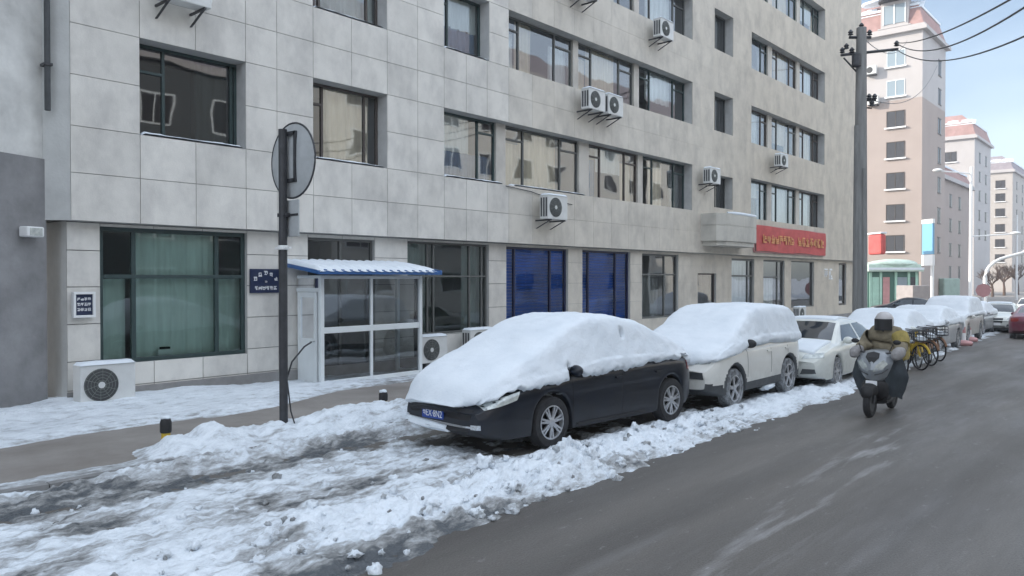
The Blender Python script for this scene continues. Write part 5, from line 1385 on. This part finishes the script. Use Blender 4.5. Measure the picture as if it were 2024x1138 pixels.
for i, (x, y, a) in enumerate(((21.7, 5.55, 205), (22.4, 5.6, 232), (23.1, 5.62, 208), (23.9, 5.68, 228), (24.7, 5.72, 206), (25.6, 5.8, 224))):
    brown = i >= 3
    if i in (0, 3): o = make_bike((x, y, gz(x) + .03), R(a), bl[i], 'orange_brown' if brown else 'yellow'); b0 = o
    else:
        o = copy_tree(b0); o.location = (x, y, gz(x) + .03); o.rotation_euler = (0, R(0), R(a)); o['label'] = bl[i]

# striped barrier posts by the parked row
for i, (x, y, lb) in enumerate(((33.2, 6.4, 'nearer of two faded pink and white barrier posts beside the parked cars'), (35.8, 6.7, 'farther of two faded pink and white barrier posts beside the parked cars'))):
    t = empty('barrier_post', (x, y, gz(x) + .02), label=lb, cat='barrier', group='barrier posts beside the parked cars')
    mb = MB(); mb.lathe((0, 0, 0), [(.34, 0), (.36, .08), (.30, .14), (.12, .18)], n=20); mb.build('base', 'pink', t, smooth=True)
    mb = MB(); mb.lathe((0, 0, 0), [(.12, .17), (.11, .45), (.001, .45)], n=18); mb.build('lower_band', 'white', t, smooth=True)
    mb = MB(); mb.lathe((0, 0, 0), [(.112, .45), (.10, .68), (.001, .68)], n=18); mb.build('middle_band', 'pink', t, smooth=True)
    mb = MB(); mb.lathe((0, 0, 0), [(.102, .68), (.08, .95), (.04, 1.0), (.001, 1.0)], n=18); mb.build('top_band', 'white', t, smooth=True)

# ================================================================== UTILITY POLE AND WIRES
up = pt(1700, 600, 29.0); UX, UY = up.x, up.y
ut = empty('utility_pole', (UX, UY, gz(UX) + .1), label='tall grey concrete utility pole with crossarms beside the end of the grey building', cat='utility pole')
mb = MB(); mb.cyl((0, 0, -.2), (0, 0, 11.6), .27, .175, 20); mb.build('shaft', 'pole_concrete', ut, smooth=True)
mb = MB(); mb.cyl((-.20, .12, 0), (-.17, .09, 8.0), .10, n=10); mb.cyl((-.16, -.20, 0), (-.13, -.17, 6.4), .09, n=10); mb.build('cable_duct', 'pole_concrete', ut, smooth=True)
def armpts(z, l0, l1, dz=0): return [(-.0 - l0 * S_ * 1.0, l0 * C_, z), (l1 * S_, -l1 * C_, z + dz)]
mb = MB()
for z, l0, l1, dz in ((10.6, .75, 1.35, .22), (11.25, .45, .35, 0)):
    a, b = armpts(z, l0, l1, dz); mb.tube([a, b], .055, 6)
mb.tube([(0, 0, 9.8), armpts(10.5, .65, 0)[0]], .03, 6)
mb.tube([(.1, 0, 8.95), (.55 * S_, -.55 * C_, 8.95)], .04, 6); mb.tube([(.1, 0, 8.7), (.4 * S_, -.4 * C_, 8.65)], .03, 6)
mb.build('crossarm', 'metal_dark', ut)
for z, l in ((10.7, -.7), (10.7, -.35), (10.95, 1.3), (11.35, -.4), (11.35, .0), (11.6, 0), (9.0, .5), (9.0, .3), (8.75, .4), (11.35, .3), (10.85, -.55)):
    mb = MB(); mb.lathe((l * S_, -l * C_, z), [(.03, -.03), (.10, .0), (.06, .05), (.10, .09), (.06, .14), (.03, .18)], n=10); mb.build('insulator', 'metal_dark', ut, smooth=True)
mb = MB(); mb.lathe((-.25, .1, 10.1), [(.02, 0), (.16, .06), (.16, .5), (.02, .55)], n=12)
mb.build('transformer_can', 'metal_dark', ut, smooth=True)
def wire(a, b, sag, lab, name='overhead_wire', r=.016):
    a, b = Vector(a), Vector(b); pts = []
    for i in range(25):
        t = i / 24; p = a.lerp(b, t); p.z -= sag * 4 * t * (1 - t); pts.append(p)
    t_ = MB(); t_.tube(pts, r, 6); return tag(t_.build(name, 'metal_dark'), lab, 'wire', 'overhead wires above the street')
e1 = Vector((UX + 1.3 * S_, UY - 1.3 * C_, gz(UX) + .1 + 11.05))
wire(e1, pt(2100, -62, 9), .25, 'upper of the overhead wires running from the utility pole arm to the top right corner')
wire(e1 + Vector((0, 0, -.02)), pt(2140, -66, 8.5), .55, 'middle overhead wire crossing close under the upper one')
wire(e1 + Vector((0, 0, -.25)), pt(2200, -20, 9), .6, 'lowest overhead wire, leaving the picture on its right side')
wire((UX, UY, gz(UX) + 11.4), tuple(pt(1790, 82, 60)), .8, 'overhead wire from the utility pole towards the pink tower')
wire((UX + .3, UY - .2, gz(UX) + 9.1), tuple(pt(1850, 130, 66)), 1.2, 'lower overhead wire from the utility pole across the pink tower')

# ================================================================== TOWERS
def far_window(tw, y, z, x, w=2.0, h=1.5, light=False, snow=True, side=False, c=None):
    """a window in the end wall (normal -X) at x, or in the street side (normal -Y) when side"""
    mb = MB()
    if not side:
        mb.box(x - .06, x + .02, y - w / 2 - .08, y + w / 2 + .08, z - .1, z - .02); mb.box(x - .05, x + .02, y - w / 2 - .06, y + w / 2 + .06, z + h, z + h + .08)
        mb.box(x - .05, x + .02, y - w / 2 - .06, y - w / 2, z, z + h); mb.box(x - .05, x + .02, y + w / 2, y + w / 2 + .06, z, z + h); mb.box(x - .05, x + .02, y - .03, y + .03, z, z + h)
    else:
        mb.box(x - w / 2 - .06, x + w / 2 + .06, y - .06, y + .02, z - .1, z - .02); mb.box(x - w / 2 - .06, x + w / 2 + .06, y - .05, y + .02, z + h, z + h + .08)
        mb.box(x - .03, x + .03, y - .05, y + .02, z, z + h)
    o = mb.build('window', 'frame_white' if light else 'frame_brown', tw, world=True)
    mb = MB()
    if not side: mb.box(x - .02, x + .01, y - w / 2, y + w / 2, z, z + h)
    else: mb.box(x - w / 2, x + w / 2, y - .02, y + .01, z, z + h)
    mb.build('pane', 'far_glass_light' if light else 'far_glass', o, world=True)
    if snow and not side:
        mb = MB(); mb.box(x - .25, x - .06, y - w / 2 - .2, y + w / 2 + .2, z - .16, z - .02); mb.build('sill', 'white', o, world=True)
def tower(x0, x1, y0, y1, z_wall, label, wallm='tower_pink', upper=None, z_up=None, roofm='mansard', rh=3.4, wy=(), rows=(), sx=(), name='apartment_tower', lightrows=(), dormer=None):
    t = empty(name, (x0, y0, -.44), label=label, cat='building', group='pink apartment towers down the street')
    mb = MB(); zu = z_up or z_wall
    mb.box(x0, x1, y0, y1, -.6, zu, 0)
    if z_up: mb.box(x0 - .003, x1 + .003, y0 - .003, y1 + .003, z_up, z_wall, 1)
    mb.build('wall', [wallm, upper or wallm], t, world=True)
    mb = MB()
    for a, b, c in ((0, .35, .45), (.35, .6, .25)): mb.box(x0 - c, x1 + c, y0 - c, y1 + c, z_wall + a, z_wall + b)
    mb.build('cornice', 'tower_white', t, world=True)
    zc = z_wall + .6; i1, i2 = .3, 2.2
    mb = MB()
    for (a, za), (b, zb) in (((-.1, zc), (.5, zc + rh * .55)), ((.5, zc + rh * .55), (i2, zc + rh))):
        A = [(x0 + a, y0 + a), (x1 - a, y0 + a), (x1 - a, y1 - a), (x0 + a, y1 - a)]; B = [(x0 + b, y0 + b), (x1 - b, y0 + b), (x1 - b, y1 - b), (x0 + b, y1 - b)]
        for k in range(4): mb.quad((*A[k], za), (*A[(k + 1) % 4], za), (*B[(k + 1) % 4], zb), (*B[k], zb), 0 if k in (0, 3) else 0)
    mb.quad((x0 + i2, y0 + i2, zc + rh), (x1 - i2, y0 + i2, zc + rh), (x1 - i2, y1 - i2, zc + rh), (x0 + i2, y1 - i2, zc + rh))
    ro_ = mb.build('roof', roofm, t, world=True)
    mb = MB(); n = 30
    mb.box(x0 + .4, x1 - .4, y0 + .4, y1 - .4, zc + rh * .55, zc + rh * .55 + .22)
    # snow lying on the break of the roof as a scalloped band, front and street side
    for i in range(n):
        a, b = lerp(y0, y1, i / n), lerp(y0, y1, (i + 1) / n); h = .45 + .35 * abs(math.sin(i * .8))
        mb.quad((x0 + .38, a, zc + rh * .48), (x0 + .38, b, zc + rh * .48), (x0 + 1.0, b, zc + rh * .60 + h * .6), (x0 + 1.0, a, zc + rh * .60 + h * .6))
    mb.build('roof_snow', 'snow', t, world=True)
    for z in rows:
        for y in wy: far_window(t, y, z, x0, w=1.55, light=z in lightrows)
        for x in sx: far_window(t, y0, z, x, w=1.2, side=True)
    if dormer:
        y, z = dormer
        mb = MB(); mb.box(x0 - .1, x0 + 1.6, y - 1.25, y + 1.25, z, z + 2.5); mb.box(x0 - .25, x0 + 1.5, y - 1.5, y + 1.5, z - .12, z - .003)
        d = mb.build('dormer', 'tower_white', t, world=True, bevel=.03)
        mb = MB(); mb.box(x0 - .16, x0 - .11, y - .95, y + .95, z + .3, z + 2.1); mb.build('dormer_pane', 'far_glass_light', d, world=True)
        mb = MB(); mb.box(x0 - .2, x0 - .165, y - .06, y + .06, z + .25, z + 2.15); mb.box(x0 - .2, x0 - .165, y - 1.05, y - .95, z + .25, z + 2.15); mb.box(x0 - .2, x0 - .165, y + .95, y + 1.05, z + .25, z + 2.15); mb.build('dormer_frame', 'frame_white', d, world=True)
        mb = MB(); mb.lathe((x0 - .05, y, z + 2.45), [(1.45, 0), (1.4, .35), (1.1, .8), (.5, 1.05), (.001, 1.1)], n=20); mb.build('dormer_hood', 'metal_dark', d, world=True, smooth=True)
        mb = MB()
        for s_ in (-1, 1): mb.blob((x0 + .3, y + s_ * 1.9, z + 2.75), .8, nz=.15, seg=8, sc=(1, 1.6, .35))
        mb.blob((x0 + .2, y, z + 3.55), .6, nz=.1, seg=8, sc=(1, 1.3, .3))
        mb.build('dormer_snow', 'snow', d, world=True, smooth=True)
    return t
ROWS = [4.9, 7.9, 11.0, 14.0, 17.0, 20.0, 22.9]
T1 = tower(82.4, 91.7, 19.4, 34.0, 26.0, 'nearest tall pink apartment tower with a red mansard roof behind the utility pole', upper='tower_white', z_up=19.6, wy=(21.75, 27.5, 31.0), rows=ROWS, sx=(89.2,), lightrows=(20.0, 22.9), dormer=(21.9, 26.75), rh=3.6)
for y, z in ((23.9, 22.4), (23.7, 19.4)):
    t = empty('outdoor_unit', (82.0, y, z), R(-90), label='small outdoor unit beside %s of the pink tower' % ('the top floor window' if z > 21 else 'the second window from the top'), cat='air conditioner', group='outdoor units on the pink tower')
    mb = MB(); mb.box(-.5, .5, -.2, .2, 0, .8); mb.build('casing', 'ac_white', t, bevel=.02)
    mb = MB(); mb.lathe((-.12, -.205, .4), [(.30, 0), (.28, -.02), (.001, -.02)], 'y', 16); mb.build('fan_opening', 'ac_dark', t)
    mb = MB(); mb.box(-.45, .45, -.2, .3, -.12, -.02); mb.build('bracket', 'metal_dark', t)
T2 = tower(139, 152, 25.3, 40, 24.0, 'second pink apartment tower with a rounded red roof, behind the nearest tower', 'tower_white', wy=(28.6, 33.5), rows=[8.5, 11.5, 14.6, 17.6, 20.6], sx=(143, 148), rh=3.6)
T3 = tower(182, 200, 26.5, 40, 23.3, 'third and farthest pale apartment tower at the right, with a grey roof', 'tower_beige', wy=(28.6, 33.0), rows=[5.5, 8.5, 11.5, 14.6, 17.6, 20.2], sx=(187, 194), roofm='mansard_grey', rh=3.0)
T4 = tower(93, 120, 22.2, 34, 14.0, 'lower pink apartment block standing between the first and second towers', 'tower_pink', wy=(23.6,), rows=[2.2, 5.0, 8.0, 11.0], sx=(98, 103, 108, 113), rh=2.2)
# banner like sign on the block and the drain stripe
t = empty('blue_street_sign', pt(1834, 600, 62), label='tall light blue street sign on a white post in front of the pink tower', cat='sign')
t.location.z = gz(60)
bx = t.location
mb = MB(); mb.cyl((.25, -.25, 0), (.25, -.25, 4.5), .13, n=12); mb.build('post', 'white_paint', t, smooth=True)
mb = MB(); mb.box(-.08, .08, -.62, .62, 4.6, 7.0, rot=R(-41)); mb.build('panel', 'sky_blue', t)
mb = MB(); mb.box(-.1, .1, -.66, .66, 3.7, 4.55, rot=R(-41)); mb.box(-.1, .1, -.66, .66, 7.02, 7.35, rot=R(-41)); mb.build('panel_border', 'white_paint', t)
# green shop
gs = empty('corner_shop', (72, 20, -.44), label='single storey corner shop with a mint green fascia and white awning', cat='shop')
A = pt(1716, 600, 70); B = pt(1816, 600, 70)
ax = (B - A); ax.z = 0; Ln = ax.length; ax.normalize(); nx = Vector((-ax.y, ax.x, 0)) 
if nx.dot(Vector((A.x, A.y, 0))) < 0: nx = -nx
gs.location = (A.x, A.y, -.44); gs.rotation_euler = (0, 0, math.atan2(ax.y, ax.x))
mb = MB(); mb.box(0, Ln, 0, 5, 0, 3.3); mb.build('wall', 'mint_dark', gs)
mb = MB(); mb.box(-.2, Ln + .2, -.5, .2, 3.3, 3.55); mb.box(-.1, Ln + .1, -.3, .2, 3.56, 3.95); mb.build('fascia', 'mint_pale', gs, bevel=.03)
mb = MB(); mb.blob((Ln * .55, .4, 4.0), 1.0, nz=.1, seg=10, sc=(2.2, .9, .42)); mb.blob((Ln * .15, .4, 3.95), .6, nz=.1, seg=8, sc=(1.5, .9, .35)); mb.build('awning', 'mint_pale', gs, smooth=True)
mb = MB(); mb.box(-.2, Ln + .2, -.55, -.51, 3.45, 3.65); mb.build('awning_edge', 'snow', gs)
mb = MB()
for x in (.1, 1.0, 2.35, 3.5, 4.2): mb.box(x, x + .22, -.06, -.005, 0, 3.25)
mb.build('pilaster', 'mint', gs)
for x, m_ in ((.35, 'mint'), (1.3, 'pink'), (2.6, 'far_glass_light'), (3.75, 'far_glass')):
    mb = MB(); mb.box(x, x + .6 if m_ != 'far_glass_light' else x + .85, -.05, -.012, .2, 2.8); mb.build('shop_window', m_, gs)
t = empty('red_shop_sign', pt(1733, 482, 62), label='rounded red sign box on the side street just right of the utility pole', cat='sign')
mb = MB(); mb.box(-.25, .25, -.85, .85, -.85, .75, rot=R(-41)); mb.build('box', 'red_cloth', t, bevel=.15)
mb = MB(); mb.box(-.27, .27, -.9, .9, .77, .90, rot=R(-41)); mb.build('snow_cap', 'snow', t, bevel=.04)
t = empty('white_kiosk', (*pt(1822, 600, 66).xy, -.44), R(-41 + 90), label='small white kiosk with a pinkish front beside the corner shop', cat='kiosk')
mb = MB(); mb.box(-1.1, 1.1, 0, 1.6, 0, 2.1); mb.build('cabin', 'kiosk_grey', t, bevel=.05)
mb = MB(); mb.box(-1.0, 1.0, -.06, -.012, .9, 1.5); mb.build('hatch', 'pink', t)
t = empty('green_delivery_van', (*pt(1872, 600, 82).xy, -.44), R(-30 + 90), label='boxy pale green van parked beside the kiosk', cat='van')
mb = MB(); mb.box(-1.6, 1.6, 0, 2.2, .4, 2.7); mb.build('body', 'van_green', t, bevel=.12)
mb = MB(); mb.box(-1.45, 1.45, -.02, -.004, 1.35, 1.75); mb.build('side_window', 'far_glass', t)
for x in (-1.0, 1.0):
    mb = MB(); mb.lathe((x, .12, .36), [(.36, -.12), (.36, .12), (.001, .12)], 'y', 20); mb.build('wheel', 'rubber', t)

# ================================================================== STREET LAMPS, SIGNS, TREES FAR DOWN THE STREET
def lamp(px, Z, ytop, label, arm=None, r=.11, m_='white_paint', base=0):
    p = pt(px, 600, Z); z0 = gz(p.x); top = CAMH + (HY - ytop) / FPX * Z
    t = empty('street_lamp', (p.x, p.y, z0), label=label, cat='street lamp', group='street lamps far down the road')
    mb = MB()
    R_ = Vector((S_, -C_, 0))
    if arm == 'curve':
        pts = [(0, 0, -.1), (0, 0, top - z0 - 1.6)] + [tuple(R_ * (2.0 * (1 - math.cos(a))) + Vector((0, 0, top - z0 - 1.6 + 1.4 * math.sin(a)))) for a in [R(15 * k) for k in range(1, 6)]]
        pts.append(tuple(R_ * 3.0 + Vector((0, 0, top - z0 + .15))))
        mb.tube(pts, [r] * 2 + [r * .8] * (len(pts) - 2), 10); hp = Vector(pts[-1])
    else:
        mb.cyl((0, 0, -.1), (0, 0, top - z0), r, r * .7, 14); hp = None
    mb.build('post', m_, t, smooth=True)
    if arm != 'curve':
        za = top - z0 - (1.2 if arm == 'two' else .1)
        for k, (l, z) in enumerate((((-3.0), top - z0 - .6), (4.0, top - z0 - 6.2)) if arm == 'two' else ()):
            mb = MB()
            mb.tube([(0, 0, z), tuple(R_ * l + Vector((0, 0, z + .25)))], .06, 8)
            mb.blob(tuple(R_ * l + Vector((0, 0, z + .3))), .34, nz=0, seg=8, sc=(1.2, 1.2, .45))
            mb.build('arm', m_, t, smooth=True)
    else:
        mb = MB(); mb.blob(hp, .30, nz=0, seg=8, sc=(1.5, 1.5, .4)); mb.build('lamp_head', m_, t, smooth=True)
lamp(1918, 70, 330, 'tall white lamp post in front of the pink blocks', 'two', .16)
lamp(1947, 52, 500, 'white lamp post with a curved arm over the far road', 'curve', .13)
lamp(2009, 95, 425, 'farthest thin pale lamp post near the right edge', None, .14)
p = pt(1944, 600, 45)
t = empty('road_sign', (p.x, p.y, gz(p.x)), label='small pinkish octagonal sign on a white post by the parked cars', cat='sign')
mb = MB(); mb.cyl((0, 0, 0), (0, 0, 1.9), .05, n=10); mb.build('post', 'white_paint', t, smooth=True)
mb = MB(); n = 8; mb.lathe((-.06, 0, 2.0), [(.40, 0), (.40, .03), (.001, .03)], 'x', 8); mb.build('panel', 'pink', t)
def tree(px, Z, top, spread, label, seed):
    p = pt(px, 600, Z); z0 = gz(p.x); H = CAMH + (HY - top) / FPX * Z - z0
    t = empty('bare_tree', (p.x, p.y, z0), label=label, cat='tree', group='bare winter trees at the end of the road')
    rn = random.Random(seed); tr = MB(); cr = MB()
    tr.tube([(0, 0, -.1), (.05, 0, H * .25), (0, .1, H * .45)], [.22, .17, .13], 10)
    def branch(a, d, l, r, k, mbx):
        b = a + d * l; mid = a.lerp(b, .5) + Vector((rn.uniform(-.1, .1), rn.uniform(-.1, .1), rn.uniform(-.05, .1))) * l
        mbx.tube([a, mid, b], [r, r * .8, r * .55], 5)
        if k <= 0: return
        for _ in range(4 if k > 1 else 5):
            nd = (d + Vector((rn.uniform(-.9, .9), rn.uniform(-.9, .9), rn.uniform(-.25, .7)))).normalized()
            branch(a.lerp(b, rn.uniform(.4, 1)), nd, l * rn.uniform(.55, .8), r * .5, k - 1, mbx)
    for _ in range(7):
        a = rn.uniform(0, 6.28); branch(Vector((0, .1, H * rn.uniform(.3, .45))), Vector((math.cos(a) * spread, math.sin(a) * spread, 1)).normalized(), H * .30, .09, 3, cr)
    tr.build('trunk', 'bark', t, smooth=True); cr.build('crown', 'bark', t)
tree(1962, 112, 528, .9, 'left one of the bare brown trees behind the far white cars', 3)
tree(1985, 120, 520, .9, 'middle one of the bare brown trees behind the far white cars', 5)
tree(2012, 125, 515, .9, 'right one of the bare brown trees at the picture edge', 8)

# ================================================================== BLOCK ACROSS THE ROAD (seen in the window reflections)
def opposite(x0, x1, y, H, m_, label):
    t = empty('opposite_building', (x0, y, 0), label=label, cat='building')
    mb = MB(); mb.box(x0, x1, y - 10, y, -.5, H); mb.build('wall', m_, t, world=True)
    mb = MB(); mb.box(x0 - .4, x1 + .4, y - 10.4, y + .4, H, H + .5); mb.build('cornice', 'tower_white', t, world=True)
    mb = MB()
    mb.add([(x0, y - 10, H + .5), (x1, y - 10, H + .5), (x1, y, H + .5), (x0, y, H + .5), (x0, y - 7, H + 2.9), (x1, y - 7, H + 2.9), (x1, y - 2, H + 2.9), (x0, y - 2, H + 2.9)],
           [(4, 5, 6, 7), (0, 1, 5, 4), (2, 3, 7, 6), (0, 4, 7, 3), (1, 2, 6, 5)]); mb.build('roof', 'mansard_grey', t, world=True)
    n = int((x1 - x0) / 4.2)
    for i in range(n):
        x = x0 + 2.4 + i * 4.2
        for z in [1.2 + 3.05 * k for k in range(int((H - 1) / 3.05))]:
            mb = MB(); mb.box(x - .95, x + .95, y - .02, y + .05, z, z + 1.6); o = mb.build('window', 'frame_white', t, world=True)
            mb = MB(); mb.box(x - .85, x - .05, y + .05, y + .07, z + .1, z + 1.5); mb.box(x + .05, x + .85, y + .05, y + .07, z + .1, z + 1.5); mb.build('pane', 'far_glass', o, world=True)
opposite(-34, 26, -13, 13.5, 'shade_grey', 'apartment block across the road, near part, its walls coloured as if in shade')
opposite(30, 84, -13.5, 18.6, 'cream', 'pale apartment block across the road, far part')

# ================================================================== WINTER HAZE
mb = MB(); mb.box(-30, 215, -40, 60, -1.6, 34.5)
hz = mb.build('haze', M['snow']); hz.data.materials.clear()
hm = bpy.data.materials.new('haze'); hm.use_nodes = True; N = hm.node_tree.nodes; N.clear()
ho = N.new('ShaderNodeOutputMaterial'); hv = N.new('ShaderNodeVolumePrincipled')
hv.inputs['Color'].default_value = (.92, .95, 1, 1); hv.inputs['Density'].default_value = .0011; hv.inputs['Anisotropy'].default_value = .2
hv.inputs['Density'].default_value = .0009; hm.node_tree.links.new(hv.outputs[0], ho.inputs['Volume']); hz.data.materials.append(hm)
tag(hz, 'thin pale winter haze down the street', 'haze', kind='stuff')
